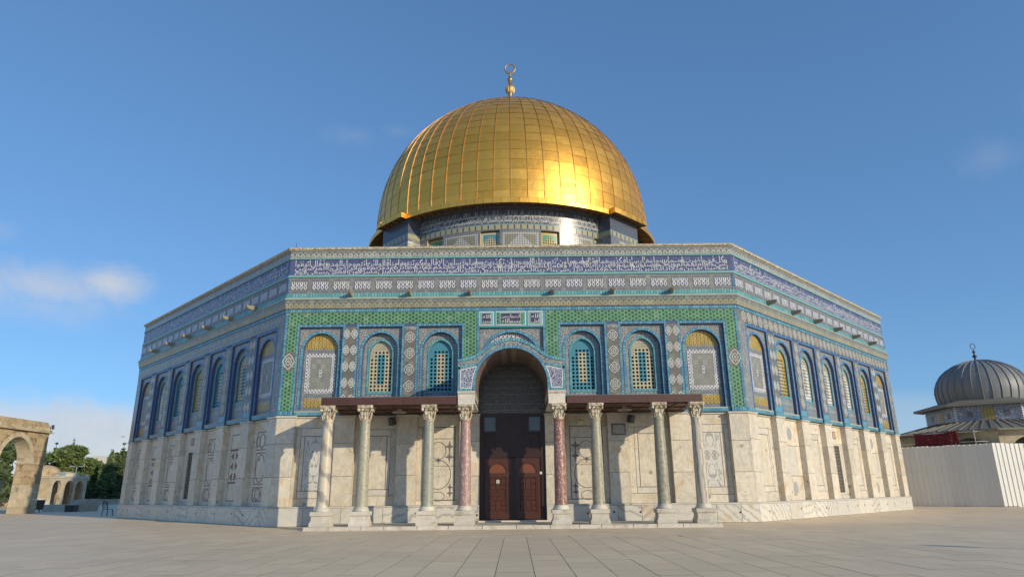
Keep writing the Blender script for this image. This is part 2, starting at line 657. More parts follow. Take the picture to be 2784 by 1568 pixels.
def m_lead():
    p = tc(); i = irand()
    n = nz(vmul(p, (1, 1, .35)), 1.4, 6, .62)
    c = mix(n, srgb(84, 88, 92), srgb(150, 152, 150))
    c = mix(1.0, c, mix(i, (.86, .86, .88), (1.06, 1.05, 1.04)), 'MULTIPLY')
    return c, n


material('lead', m_lead, .55, .15, bump=.2)
material('lead_roof', lambda: dirt(mix(0.0, srgb(122, 116, 106), srgb(122, 116, 106)), .6, .75, 1.15), .6)
material('drum_small', lambda: dirt(m_floral_vec(tc(), srgb(96, 108, 140), srgb(196, 198, 204), 7.0), .5), .35)
material('eave_under', plain(srgb(96, 66, 36)), .7)


# --- copper canopy and timber
def m_copper():
    p = tc(); o = orand()
    n = nz(p, 2.2, 5, .6)
    c = mix(n, srgb(66, 42, 38), srgb(92, 60, 52))
    return mix(1.0, c, mix(o, (.92, .92, .92), (1.08, 1.06, 1.05)), 'MULTIPLY'), n


material('copper_sheet', m_copper, .5, bump=.08)


def m_wood(a, b):
    def f():
        p = tc()
        n = nz(vmul(p, (9, 9, .9)), 2.2, 5, .6, .5)
        return mix(n, a, b), n
    return f


material('wood_door', m_wood(srgb(62, 33, 22), srgb(90, 50, 34)), .38, bump=.15, bdist=.004)
material('wood_carved', lambda: (lambda e: (mix(step(e, .12, .03), srgb(102, 52, 30), srgb(150, 92, 56)), e))(vor(tc(), 24.0, 'DISTANCE_TO_EDGE')), .4, bump=.4, bdist=.01)
material('wood_dark', m_wood(srgb(40, 22, 18), srgb(60, 32, 26)), .45, bump=.1)
material('wood_soffit', m_wood(srgb(66, 40, 30), srgb(92, 58, 42)), .6)
material('glass', plain((.02, .025, .026), .5), .04, 0.0, .8)
material('paper', plain(srgb(226, 226, 220)), .7)
material('print_dark', plain(srgb(60, 62, 70)), .7)
material('metal_pale', plain(srgb(196, 190, 176), 3, .8, 1.1), .4, .3)
material('lamp_glass', plain(srgb(206, 190, 140), 3), .35)


# --- stone
def m_stone(a, b, k, s=1.0):
    def f():
        o = orand()
        p = vadd(tc(), comb(o * 19.0, o * 7.0, 0.0))
        n = nz(p, 1.3 * s, 6, .65); n2 = nz(p, 8.0 * s, 4, .65)
        c = mix(step(n, .35, .68), a, b)
        c = mix(step(nz(p, .8 * s, 5, .7), .54, .68) * .7, c, k)
        c = mix(1.0, c, mix(n2, (.78, .78, .78), (1.12, 1.12, 1.12)), 'MULTIPLY')
        c = mix(1.0, c, mix(fract(o * 5.3), (.88, .87, .85), (1.07, 1.06, 1.05)), 'MULTIPLY')
        return c, n2
    return f


material('stone_ochre', m_stone(srgb(172, 148, 110), srgb(198, 178, 144), srgb(104, 80, 54)), .85, bump=.35, bdist=.03)
material('stone_pale', m_stone(srgb(188, 172, 144), srgb(210, 198, 172), srgb(130, 108, 80)), .85, bump=.3, bdist=.03)
material('stone_white', m_stone(srgb(196, 188, 172), srgb(214, 208, 196), srgb(160, 150, 132)), .8, bump=.25, bdist=.02)
material('mortar', plain(srgb(140, 120, 92)), .95)


def m_pave_sheet():
    x, y, z = sep(world_pos())
    n = NT.nodes.new('ShaderNodeTexBrick')
    v = comb(y, x, 0.0)
    NT.links.new(v.s, n.inputs['Vector'])
    n.offset = .5; n.inputs['Scale'].default_value = 1.0
    n.inputs['Brick Width'].default_value = 1.06; n.inputs['Row Height'].default_value = .66
    n.inputs['Mortar Size'].default_value = .010; n.inputs['Mortar Smooth'].default_value = .3
    n.inputs['Color1'].default_value = (.42, .42, .42, 1); n.inputs['Color2'].default_value = (.66, .66, .66, 1)
    n.inputs['Mortar'].default_value = (.30, .30, .30, 1)
    t = X(n.outputs[0])
    g = nz(world_pos(), .16, 5, .6); g2 = nz(world_pos(), 3.2, 5, .65)
    c = mix(g, srgb(214, 190, 156), srgb(238, 214, 178))
    c = mix(1.0, c, mix(g2, (.86, .86, .86), (1.08, 1.08, 1.08)), 'MULTIPLY')
    c = mix(.32, c, mix(1.0, c, mix(1.0, t, (1.85, 1.85, 1.85), 'MULTIPLY'), 'MULTIPLY'))
    return c, g2


def m_slab():
    o = orand()
    p = world_pos()
    g = nz(p, .16, 5, .6); g2 = nz(p, 3.2, 5, .65); g3 = nz(p, 17.0, 3, .6)
    c = mix(g, srgb(214, 190, 156), srgb(238, 214, 178))
    c = mix(1.0, c, mix(g2, (.86, .86, .86), (1.08, 1.08, 1.08)), 'MULTIPLY')
    c = mix(1.0, c, mix(o, (.93, .93, .94), (1.05, 1.045, 1.04)), 'MULTIPLY')
    c = mix(step(g3, .64, .72) * .35, c, srgb(110, 100, 88))
    c = mix(step(nz(p, .55, 5, .7, .6), .60, .74) * .22, c, srgb(128, 116, 98))
    return c, g2 + g3 * .4


material('paving', m_pave_sheet, .62, bump=.12, bdist=.02)
material('slab', m_slab, .60, bump=.14, bdist=.02)
material('joint_soil', plain(srgb(128, 114, 94)), .95)


def m_sheet():
    p = tc(); o = orand()
    c = mix(nz(vmul(p, (3, 3, .6)), 1.0, 4, .6), srgb(200, 199, 194), srgb(220, 219, 213))
    return mix(1.0, c, mix(o, (.95, .95, .95), (1.03, 1.03, 1.03)), 'MULTIPLY')


material('fence_sheet', m_sheet, .45)


def m_carpet():
    x, y, z = sep(tc())
    e = vor(tc(), 7.0, 'F1'); e2 = vor(tc(), 15.0, 'DISTANCE_TO_EDGE')
    c = mix(step(e, .35, .2), srgb(92, 20, 30), srgb(126, 80, 68))
    return mix(step(e2, .10, .04) * .5, c, srgb(60, 16, 40))


material('carpet', m_carpet, .95)


def m_leaf(a, b):
    def f():
        r_ = irand()
        c = mix(r_, a, b)
        n = nz(world_pos(), .55, 3)
        return mix(1.0, c, mix(n, (.6, .6, .6), (1.35, 1.35, 1.25)), 'MULTIPLY')
    return f


material('leaf_pine', m_leaf((.060, .098, .026), (.150, .195, .055)), .7)
material('leaf_dark', m_leaf((.036, .064, .022), (.085, .120, .040)), .7)
material('leaf_cypress', m_leaf((.070, .118, .042), (.150, .200, .072)), .7)
material('leaf_olive', m_leaf((.055, .070, .030), (.110, .125, .060)), .7)
material('bark', plain((.09, .065, .045), 2), .9)
material('plastic_black', plain(srgb(34, 36, 42)), .35)
material('bin_brown', plain(srgb(84, 62, 54), 3), .6)
material('door_green', plain(srgb(30, 98, 68)), .5)
material('far_wall', plain(srgb(206, 200, 190)), .8)
material('void_far', plain((.03, .03, .03)), .9)
material('alu', plain(srgb(200, 200, 196)), .4, .5)

# ------------------------------------------------------------------ lettering (outlines of the shaped words)
FORMS = {'ا': 'FE8D FE8E', 'أ': 'FE83 FE84', 'إ': 'FE87 FE88', 'آ': 'FE81 FE82', 'ب': 'FE8F FE90 FE91 FE92', 'ة': 'FE93 FE94', 'ت': 'FE95 FE96 FE97 FE98', 'ث': 'FE99 FE9A FE9B FE9C',
         'ج': 'FE9D FE9E FE9F FEA0', 'ح': 'FEA1 FEA2 FEA3 FEA4', 'خ': 'FEA5 FEA6 FEA7 FEA8', 'د': 'FEA9 FEAA', 'ذ': 'FEAB FEAC', 'ر': 'FEAD FEAE', 'ز': 'FEAF FEB0',
         'س': 'FEB1 FEB2 FEB3 FEB4', 'ش': 'FEB5 FEB6 FEB7 FEB8', 'ص': 'FEB9 FEBA FEBB FEBC', 'ض': 'FEBD FEBE FEBF FEC0', 'ط': 'FEC1 FEC2 FEC3 FEC4', 'ظ': 'FEC5 FEC6 FEC7 FEC8',
         'ع': 'FEC9 FECA FECB FECC', 'غ': 'FECD FECE FECF FED0', 'ف': 'FED1 FED2 FED3 FED4', 'ق': 'FED5 FED6 FED7 FED8', 'ك': 'FED9 FEDA FEDB FEDC', 'ل': 'FEDD FEDE FEDF FEE0',
         'م': 'FEE1 FEE2 FEE3 FEE4', 'ن': 'FEE5 FEE6 FEE7 FEE8', 'ه': 'FEE9 FEEA FEEB FEEC', 'و': 'FEED FEEE', 'ى': 'FEEF FEF0', 'ي': 'FEF1 FEF2 FEF3 FEF4', 'ئ': 'FE89 FE8A FE8B FE8C', 'ء': 'FE80'}
FORMS = {k: [chr(int(x, 16)) for x in v.split()] for k, v in FORMS.items()}
LAM = {'ا': ('\uFEFB', '\uFEFC'), 'أ': ('\uFEF7', '\uFEF8'), 'إ': ('\uFEF9', '\uFEFA'), 'آ': ('\uFEF5', '\uFEF6')}


def shape(word):
    out = []; prev = False; i = 0
    while i < len(word):
        ch = word[i]
        if ch == 'ل' and i + 1 < len(word) and word[i + 1] in LAM:
            out.append(LAM[word[i + 1]][1 if prev else 0]); prev = False; i += 2; continue
        f_ = FORMS.get(ch)
        if not f_: i += 1; prev = False; continue
        nxt = i + 1 < len(word) and len(FORMS.get(word[i + 1], ['x'])) > 1
        if len(f_) == 4:
            out.append(f_[3] if prev and nxt else f_[2] if nxt else f_[1] if prev else f_[0]); prev = nxt
        elif len(f_) == 2: out.append(f_[1] if prev else f_[0]); prev = False
        else: out.append(f_[0]); prev = False
        i += 1
    return ''.join(reversed(out))


WORDS = {}


def word_mesh(w):
    """flat outline mesh of one shaped word, unit size: (verts, faces, x0, x1)"""
    if w not in WORDS:
        c = bpy.data.curves.new('t', 'FONT'); c.body = shape(w); c.resolution_u = 2; c.offset = .002
        o = bpy.data.objects.new('t', c); COL.objects.link(o)
        bpy.context.view_layer.update()
        me = bpy.data.meshes.new_from_object(o.evaluated_get(bpy.context.evaluated_depsgraph_get()))
        vs = [(v.co.x, v.co.y) for v in me.vertices]; fs = [tuple(p.vertices) for p in me.polygons]
        bpy.data.objects.remove(o); bpy.data.curves.remove(c); bpy.data.meshes.remove(me)
        xs = [v[0] for v in vs] or [0]
        WORDS[w] = (vs, fs, min(xs), max(xs))
    return WORDS[w]


YS_F = 'وكل شيء احصيناه في امام مبين واضرب لهم مثلا اصحاب القرية اذ جاءها المرسلون اذ ارسلنا اليهم اثنين فكذبوهما فعززنا بثالث فقالوا انا اليكم مرسلون قالوا ما انتم الا بشر مثلنا وما انزل الرحمن من شيء ان انتم الا تكذبون قالوا ربنا يعلم انا اليكم لمرسلون وما علينا الا البلاغ المبين قالوا انا تطيرنا بكم لئن لم تنتهوا لنرجمنكم وليمسنكم منا عذاب اليم قالوا طائركم معكم ائن ذكرتم بل انتم قوم مسرفون وجاء من اقصى المدينة رجل يسعى قال يا قوم اتبعوا المرسلين'
YS_R = 'بسم الله الرحمن الرحيم يس والقران الحكيم انك لمن المرسلين على صراط مستقيم تنزيل العزيز الرحيم لتنذر قوما ما انذر اباؤهم فهم غافلون لقد حق القول على اكثرهم فهم لا يؤمنون انا جعلنا في اعناقهم اغلالا فهي الى الاذقان فهم مقمحون وجعلنا من بين ايديهم سدا ومن خلفهم سدا فاغشيناهم فهم لا يبصرون وسواء عليهم اانذرتهم ام لم تنذرهم لا يؤمنون انما تنذر من اتبع الذكر وخشي الرحمن بالغيب فبشره بمغفرة واجر كريم انا نحن نحيي الموتى ونكتب ما قدموا واثارهم'
YS_L = 'اتبعوا من لا يسالكم اجرا وهم مهتدون وما لي لا اعبد الذي فطرني واليه ترجعون ااتخذ من دونه الهة ان يردن الرحمن بضر لا تغن عني شفاعتهم شيئا ولا ينقذون اني اذا لفي ضلال مبين اني امنت بربكم فاسمعون قيل ادخل الجنة قال يا ليت قومي يعلمون بما غفر لي ربي وجعلني من المكرمين وما انزلنا على قومه من بعده من جند من السماء وما كنا منزلين ان كانت الا صيحة واحدة فاذا هم خامدون يا حسرة على العباد ما ياتيهم من رسول الا كانوا به يستهزئون'
SURA = 'سبحان الذي اسرى بعبده ليلا من المسجد الحرام الى المسجد الاقصى الذي باركنا حوله لنريه من اياتنا انه هو السميع البصير واتينا موسى الكتاب وجعلناه هدى لبني اسرائيل الا تتخذوا من دوني وكيلا ذرية من حملنا مع نوح انه كان عبدا شكورا وقضينا الى بني اسرائيل في الكتاب لتفسدن في الارض مرتين ولتعلن علوا كبيرا'
for w_ in set((YS_F + ' ' + YS_R + ' ' + YS_L + ' ' + SURA + ' الله محمد العلي الرحيم بسم الرحمن').split()): word_mesh(w_)

# ================================================================== GROUND
def structure(o):
    o['kind'] = 'structure'; return o


mb = MB(); mb.poly([(-2500, -2500, -.006), (2500, -2500, -.006), (2500, 2500, -.006), (-2500, 2500, -.006)])
ground = structure(mb.build('plaza_ground', 'paving'))
# nearest paving slabs as pieces of their own (300 largest in view); the sheet's material goes on beyond them
SW = .66
slab_meshes = []
for ln in (.78, 1.0, 1.22):
    m_ = MB(); g = .003; b = .003
    x, y = SW / 2 - g, ln / 2 - g
    m_.hexa([(-x, -y, -.03), (x, -y, -.03), (x, y, -.03), (-x, y, -.03), (-x + b, -y + b, -.0004), (x - b, -y + b, -.0004), (x - b, y - b, -.0004), (-x + b, y - b, -.0004)], 1)
    m_.poly([(-x + b, -y + b, 0), (x - b, -y + b, 0), (x - b, y - b, 0), (-x + b, y - b, 0)], 0)
    m_.poly([(-SW / 2, -ln / 2, -.0085), (SW / 2, -ln / 2, -.0085), (SW / 2, ln / 2, -.0085), (-SW / 2, ln / 2, -.0085)], 1)
    slab_meshes.append((ln, m_.mesh('paving_slab', ['slab', 'joint_soil'])))
rs = random.Random(5)
bed = []
ncol = 14
for i in range(-ncol, ncol + 1):
    xc = i * SW + .1
    y = -43.4 - rs.random() * .9
    dmax = -32.6
    while y < dmax:
        ln, me = slab_meshes[rs.choice((0, 1, 1, 2))]
        yc = y + ln / 2
        if abs(xc) < (yc + 54.6) * .79 + .4:
            bed.append((xc, yc, me))
        y += ln
bed.sort(key=lambda t: (Vector((t[0], t[1], 0)) - CAM_LOC).length)
for xc, yc, me in bed[:300]:
    o = place(me, 'paving_slab', ground)
    o.location = (xc, yc, .004 + rs.uniform(-.0015, .002)); o.rotation_euler = (rs.uniform(-.0016, .0016), rs.uniform(-.002, .002), rs.uniform(-.002, .002))
# ================================================================== THE SHRINE
A = 20.6
AP = A * (1 + math.sqrt(2)) / 2
T8 = math.tan(PI / 8)
shrine = empty('domed_shrine', 'octagonal blue tiled shrine with white marble base and great golden dome', 'shrine')


def FM(k, u=0.0): return Matrix.Rotation(k * PI / 4, 4, 'Z') @ Matrix.Translation((u, 0, 0))
def P(u, o, z): return (u, -(AP + o), z)
def HL(o): return (AP + o) * T8


def fbox(mb, u0, u1, o0, o1, z0, z1, m=0, skip=()):
    mb.box(u0, u1, -(AP + o1), -(AP + o0), z0, z1, m, skip)


def mbox(mb, o0, o1, z0, z1, m=0, o1t=None):
    """full-length prism with mitred ends; o1t = outward offset at the top"""
    a, b = HL(o0), HL(o1); t = o1 if o1t is None else o1t; c = HL(t)
    mb.hexa([P(-b, o1, z0), P(b, o1, z0), P(a, o0, z0), P(-a, o0, z0), P(-c, t, z1), P(c, t, z1), P(a, o0, z1), P(-a, o0, z1)], m)


def bricks(mb, path, th, o0, o1, bl=.105, gap=.022, m=0, mg=1, closed=False):
    """soldier bricks along a (u,z) path, standing out to its left; grout strip set 12 mm back"""
    pts = [Vector(p) for p in path]
    seg = [(pts[i + 1] - pts[i]).length for i in range(len(pts) - 1)]
    tot = sum(seg)
    n = max(1, round(tot / (bl + gap))); stp_ = tot / n

    def at(s):
        s = max(0.0, min(tot - 1e-6, s))
        for i, l in enumerate(seg):
            if s <= l or i == len(seg) - 1:
                d_ = (pts[i + 1] - pts[i]).normalized()
                return pts[i] + d_ * s, Vector((-d_.y, d_.x))
            s -= l
    for i in range(n):
        a, na = at(i * stp_ + gap / 2); b, nb = at((i + 1) * stp_ - gap / 2)
        e = .010
        q = [(a + na * e), (b + nb * e), (b + nb * (th - e)), (a + na * (th - e))]
        lo = [P(p.x, o0, p.y) for p in q]; hi = [P(p.x, o1, p.y) for p in q]
        k = len(mb.v); mb.v += lo + hi
        for f in ((4, 7, 6, 5), (0, 4, 5, 1), (1, 5, 6, 2), (2, 6, 7, 3), (3, 7, 4, 0)):
            mb.f.append(tuple(k + j for j in f)); mb.m.append(m)
    og = o1 - .012
    for i in range(len(pts) - 1):
        d_ = (pts[i + 1] - pts[i]).normalized(); nn = Vector((-d_.y, d_.x))
        if i > 0:
            dp = (pts[i] - pts[i - 1]).normalized(); n0 = (nn + Vector((-dp.y, dp.x))); n0 = n0 / max(.3, n0.dot(nn))
        else: n0 = nn
        if i < len(pts) - 2:
            dp = (pts[i + 2] - pts[i + 1]).normalized(); n1_ = (nn + Vector((-dp.y, dp.x))); n1_ = n1_ / max(.3, n1_.dot(nn))
        else: n1_ = nn
        a, b = pts[i], pts[i + 1]; c, d2 = b + n1_ * th, a + n0 * th
        e = .012
        mb.hexa([P(a.x, og, a.y), P(b.x, og, b.y), P(b.x, o0, b.y), P(a.x, o0, a.y), P(d2.x, og, d2.y), P(c.x, og, c.y), P(c.x, o0, c.y), P(d2.x, o0, d2.y)], mg)


def arch(w, zs, h, n=12):
    """pointed arch from (-w,zs) over the apex to (w,zs)"""
    c = max(0.0, (h * h - w * w) / (2 * w)); r_ = w + c
    a1 = math.acos(c / r_) if r_ else PI / 2
    left = [(c - r_ * math.cos(a1 * i / n), zs + r_ * math.sin(a1 * i / n)) for i in range(n + 1)]
    return left + [(-x, z) for x, z in reversed(left[:-1])]


def arch_z(w, zs, h, x):
    c = max(0.0, (h * h - w * w) / (2 * w)); r_ = w + c
    return zs + math.sqrt(max(0, r_ * r_ - (abs(x) + c) ** 2))


def plate_with_arch(mb, w, zs, h, zb, half, z0, z1, o, m=0):
    """front plane [-half,half]x[z0,z1] with an arched hole from zb up"""
    q = lambda x0, x1, a, b: mb.poly([P(x0, o, a), P(x1, o, a), P(x1, o, b), P(x0, o, b)], m)
    q(-half, -w, z0, z1); q(w, half, z0, z1)
    if zb > z0 + 1e-4: q(-w, w, z0, zb)
    a = arch(w, zs, h)
    for (x0, za), (x1, zb2) in zip(a[:-1], a[1:]):
        mb.poly([P(x0, o, za), P(x1, o, zb2), P(x1, o, z1), P(x0, o, z1)], m)


def arch_face(mb, w, zs, h, zb, o, m=0, zt=None):
    """filled arched panel"""
    a = arch(w, zs, h)
    if zt is not None:
        mb.poly([P(-w, o, zb), P(w, o, zb), P(w, o, zt), P(-w, o, zt)], m); return
    mb.poly([P(-w, o, zb), P(w, o, zb)] + [P(x, o, z) for x, z in reversed(a)], m)


ZM, ZPL = 4.57, .79          # top of marble, top of plinth
BZ0, BZ1 = 4.80, 8.55        # bay recess
BH = .985
# ---------------------------------------------------------------- walls common to all faces
for k in range(8):
    mb = MB()
    mbox(mb, -1.1, -.62, ZM - .02, BZ1 + .02, 0)
    mbox(mb, -.62, -.002, 8.69, 12.2, 0)
    if k: mbox(mb, -1.1, -.34, 0.0, ZM - .02, 0)
    else:
        for a, b in ((-HL(-.34), -1.42), (1.42, HL(-.34))): fbox(mb, a, b, -1.1, -.34, 0.0, ZM - .02)
    wall = mb.build('wall', 'core_stone', shrine, M=FM(k))
    if k in (0, 1, 7): continue
    mb = MB()                                             # far faces: plain tiled bands
    mbox(mb, -.62, .0, ZM, 8.69, 0); mbox(mb, -.34, .0, 0, ZM, 1)
    mb.build('far_face', ['side_band', 'marble'], shrine, M=FM(k))

face_parts = {}


def bands(k):
    M_ = FM(k)
    mb = MB(); mbox(mb, -.3, .012, 9.22, 9.39, 0)
    # rope moulding crowning the parapet
    mb = MB(); mbox(mb, -.5, .06, 12.2, 12.26, 1); mbox(mb, -.55, .10, 12.36, 12.385, 1)
    n = 168; L = HL(.1)
    for i in range(n):
        x = -L + (i + .5) * 2 * L / n; w_ = L / n * .86; sl = .05
        mb.hexa([P(x - w_ - sl, .13, 12.26), P(x + w_ - sl, .13, 12.26), P(x + w_ - sl, 0, 12.26), P(x - w_ - sl, 0, 12.26),
                 P(x - w_ + sl, .15, 12.36), P(x + w_ + sl, .15, 12.36), P(x + w_ + sl, 0, 12.36), P(x - w_ + sl, 0, 12.36)], 0)
    o = mb.build('rope_moulding', ['capital_stone', 'sill_stone'], shrine, M=M_); o['kind'] = 'stuff'
    mb = MB(); mbox(mb, -.1, .03, 11.86, 12.2, 0); mb.build('vine_frieze', 'vine_top', shrine, M=M_)
    mb = MB(); mbox(mb, -.1, .075, 11.80, 11.86, 0); mbox(mb, -.1, .07, 10.92, 11.03, 0); mb.build('teal_course', 'teal_line', shrine, M=M_)
    mb = MB(); mbox(mb, -.1, .02, 11.03, 11.80, 0)
    ins = mb.build('inscription_band', 'inscription_blue', shrine, M=M_)
    mb = MB(); mbox(mb, -.1, .018, 10.14, 10.92, 0)
    rb = mb.build('panel_band', 'rect_field', shrine, M=M_)
    key = 'lattice_panel'
    if key not in face_parts:
        m2 = MB(); fbox(m2, -.385, .385, .0, .032, 10.34, 10.70, 0, skip=(4,)); face_parts[key] = m2.mesh(key, 'white_lattice')
        m2 = MB(); fbox(m2, -.17, .17, .0, .028, -.045, .045, 0, skip=(4,))
        face_parts['cart'] = m2.mesh('cartouche', 'cart')
    for i in range(-10, 11):
        place(face_parts[key], 'lattice_panel', rb, Matrix.Translation((i * .98, 0, 0)))
        for s in (-1, 1):
            for zz in (10.24, 10.80): place(face_parts['cart'], 'cartouche', rb, Matrix.Translation((i * .98 + s * .21, 0, zz)))
    # corner quoins of the panel band
    mb = MB()
    L = HL(.03)
    for s in (-1, 1):
        for i in range(6): fbox(mb, s * L - .07 if s > 0 else s * L, s * L if s > 0 else s * L + .07, .0, .045, 10.17 + i * .125, 10.245 + i * .125, 0)
    o = mb.build('quoin_bricks', 'brick_deep', shrine, M=M_); o['kind'] = 'stuff'
    # dentil course and drip stone
    mb = MB(); L = HL(.05)
    bricks(mb, [(-L, 9.97), (L, 9.97)], .165, -.05, .055, .10, .03, 0, 1)
    o = mb.build('dentil_course', ['brick_dent', 'grout_teal'], shrine, M=M_); o['kind'] = 'stuff'
    mb = MB(); mbox(mb, -.1, .10, 9.90, 9.965, 0, .075); mbox(mb, -.1, .16, 9.83, 9.90, 1, .13); mb.build('string_course', ['teal_line', 'sill_stone'], shrine, M=M_)
    mb = MB(); mbox(mb, -.1, .06, 9.40, 9.83, 0, .14); mb.build('cornice_band', 'yellow_band', shrine, M=M_)
    mb = MB(); L = HL(.02)
    bricks(mb, [(-L, 9.24), (L, 9.24)], .15, -.05, .03, .085, .02)
    o = mb.build('brick_course', ['brick_blue', 'grout_blue'], shrine, M=M_); o['kind'] = 'stuff'
    # blue base course between tiles and marble
    mb = MB(); mbox(mb, -.6, -.29, ZM, 4.80, 0); mb.build('base_course', 'grout_blue', shrine, M=M_)
    return ins


INS = {k: bands(k) for k in (0, 1, 7)}
spout = MB()
for (x0, x1, z0, z1) in ((-.10, .10, .0, .07), (-.10, -.045, .07, .16), (.045, .10, .07, .16)):
    spout.hexa([P(x0 * .8, .62, 10.03 + z0), P(x1 * .8, .62, 10.03 + z0), P(x1, -.02, 10.03 + z0), P(x0, -.02, 10.03 + z0),
                P(x0 * .8, .66, 10.03 + z1), P(x1 * .8, .66, 10.03 + z1), P(x1, -.02, 10.05 + z1), P(x0, -.02, 10.05 + z1)])
spout.hexa([P(-.06, .5, 9.96), P(.06, .5, 9.96), P(.1, 0, 9.9), P(-.1, 0, 9.9), P(-.08, .6, 10.03), P(.08, .6, 10.03), P(.1, 0, 10.03), P(-.1, 0, 10.03)])
spout = spout.mesh('water_spout', 'spout_stone')
for k, us in ((0, (-7.35, -4.65, -1.9, 1.9, 4.65, 7.35)), (1, (-7.1, -4.26, -1.42, 1.42, 4.26, 7.1)), (7, (-7.1, -4.26, -1.42, 1.42, 4.26, 7.1))):
    for u_ in us: place(spout, 'water_spout', shrine, FM(k, u_) @ Matrix.Translation((0, -AP, 10.05)) @ Matrix.Diagonal((.8, .85, .75, 1)) @ Matrix.Translation((0, AP, -10.05)))

# ---------------------------------------------------------------- arched bays
BAY = {}
AW, AS, AHH = .80, 7.48, .82      # big arch
IW, IS, IHH, IZ = .51, 7.36, .60, 5.66   # inner arch


def bay_meshes():
    mb = MB()                                             # recess sides, head, sill, and spandrel
    plate_with_arch(mb, AW, AS, AHH, BZ0, BH, BZ0, BZ1, -.15, 0)
    BAY['spandrel'] = mb.mesh('spandrel', 'grey_floral')
    for nm, mat in (('ring', 'brick_blue'), ('ring_deep', 'brick_deep')):
        mb = MB()
        bricks(mb, [(-AW + .008, BZ0)] + [(x * .99, z - .006) for x, z in arch(AW, AS, AHH)] + [(AW - .008, BZ0)], .125, -.40, -.13)
        BAY[nm] = mb.mesh('arch_bricks', [mat, 'grout_blue'])
    mb = MB()
    plate_with_arch(mb, IW, IS, IHH, IZ, AW + .02, BZ0, 8.45, -.38, 0)
    BAY['surround'] = mb.mesh('window', 'bead_band_v')
    mb = MB()
    bricks(mb, [(-IW, IZ)] + arch(IW, IS, IHH) + [(IW, IZ)], .10, -.52, -.355, .09, .02)
    bricks(mb, [(-IW - .1, IZ - .115), (IW + .1, IZ - .115)], .11, -.52, -.355, .09, .02)
    BAY['inner'] = mb.mesh('inner_bricks', ['brick_teal', 'grout_teal'])
    mb = MB(); mbox_ = [(-AW, BZ0, AW, 5.50)]
    fbox(mb, -AW + .06, AW - .06, -.40, -.365, 5.12, 5.44, 0)
    BAY['sillband'] = mb.mesh('sill_band', 'bead_band')
    # blind bay
    mb = MB(); arch_face(mb, AW + .02, AS, AHH + .03, BZ0, -.34, 0); BAY['blind'] = mb.mesh('blind_arch', 'bead_band_v')
    mb = MB()
    a = [(x, z) for x, z in arch(AW - .02, AS, AHH - .02)]
    zl = 7.60
    pts = [(x, z) for x, z in a if z > zl]
    xl = AW - .02
    mb.poly([P(-xl + .02, -.33, zl), P(xl - .02, -.33, zl)] + [P(x, -.33, z) for x, z in reversed(pts)], 0)
    BAY['gold_lunette'] = mb.mesh('gold_lunette', 'gold_tile')
    mb = MB(); fbox(mb, -.66, .66, -.34, -.318, 4.97, 5.36, 0); BAY['gold_sill'] = mb.mesh('gold_sill_tile', 'gold_tile')
    mb = MB()
    for q in ((-.68, -.48, 5.60, 7.40), (.48, .68, 5.60, 7.40), (-.48, .48, 5.60, 5.78), (-.48, .48, 7.22, 7.40)): fbox(mb, q[0], q[1], -.34, -.312, q[2], q[3], 0)
    fbox(mb, -.06, .06, -.34, -.308, 6.32, 6.66, 0)
    BAY['wframe'] = mb.mesh('white_tile_frame', 'white_frame')
    mb = MB(); fbox(mb, -.48, .48, -.34, -.322, 5.78, 7.22, 0); BAY['field'] = mb.mesh('tile_field', 'olive_field')
    mb = MB(); fbox(mb, -.62, .62, -.34, -.325, -.06, .06, 0); BAY['beads'] = mb.mesh('bead_tiles', 'cart')
    # pierced grilles
    for nm, (m0, m1, m2_, cols_) in {'cream': ('tile_cream', 'tile_turq', 'cream_lattice', 1), 'turq': ('tile_turq', 'tile_cream', 'tile_turq', 1),
                                     'yellow': ('tile_yellow', 'tile_cream', 'tile_yellow', 0), 'pale': ('tile_white', 'tile_cream', 'cream_lattice', 0)}.items():
        mb = MB()
        n = 6; p_ = 2 * IW / n; hr = p_ * .35; o = -.50
        for i in range(n):
            x0 = -IW + i * p_; x1 = x0 + p_; xc = (x0 + x1) / 2
            zt = min(arch_z(IW, IS, IHH, x0), arch_z(IW, IS, IHH, x1)) if True else 0
            j = 0
            while IZ + (j + 1) * p_ < min(zt, 7.62) - .02:
                z0 = IZ + j * p_; z1 = z0 + p_; zc = (z0 + z1) / 2
                mm = 1 if (i in (2, 3) and 2 <= j <= 9) else 0
                ring = [(xc + hr * math.cos(PI / 4 * q + PI / 8), zc + hr * math.sin(PI / 4 * q + PI / 8)) for q in range(8)]
                sq = []
                for q in range(8):
                    a_ = PI / 4 * q + PI / 8; ca, sa = math.cos(a_), math.sin(a_); f_ = p_ / 2 / max(abs(ca), abs(sa)); sq.append((xc + ca * f_, zc + sa * f_))
                for q in range(8):
                    q2 = (q + 1) % 8
                    mb.poly([P(sq[q][0], o, sq[q][1]), P(sq[q2][0], o, sq[q2][1]), P(ring[q2][0], o, ring[q2][1]), P(ring[q][0], o, ring[q][1])], mm)
                    mb.poly([P(ring[q][0], o, ring[q][1]), P(ring[q2][0], o, ring[q2][1]), P(ring[q2][0], o - .10, ring[q2][1]), P(ring[q][0], o - .10, ring[q][1])], mm)
                for cx_ in (x0, x1):      # square corners left by the octagon
                    for cz_ in (z0, z1):
                        sx = 1 if cx_ > xc else -1; sz = 1 if cz_ > zc else -1
                        t_ = math.tan(PI / 8) * p_ / 2
                        mb.poly([P(cx_, o, cz_), P(cx_, o, zc + sz * t_), P(xc + sx * t_, o, cz_)], mm)
                j += 1
            zz = IZ + j * p_
            ss = 4
            for q in range(ss):
                xa = x0 + p_ * q / ss; xb = x0 + p_ * (q + 1) / ss
                mb.poly([P(xa, o, zz), P(xb, o, zz), P(xb, o, arch_z(IW, IS, IHH, xb)), P(xa, o, arch_z(IW, IS, IHH, xa))], 2)
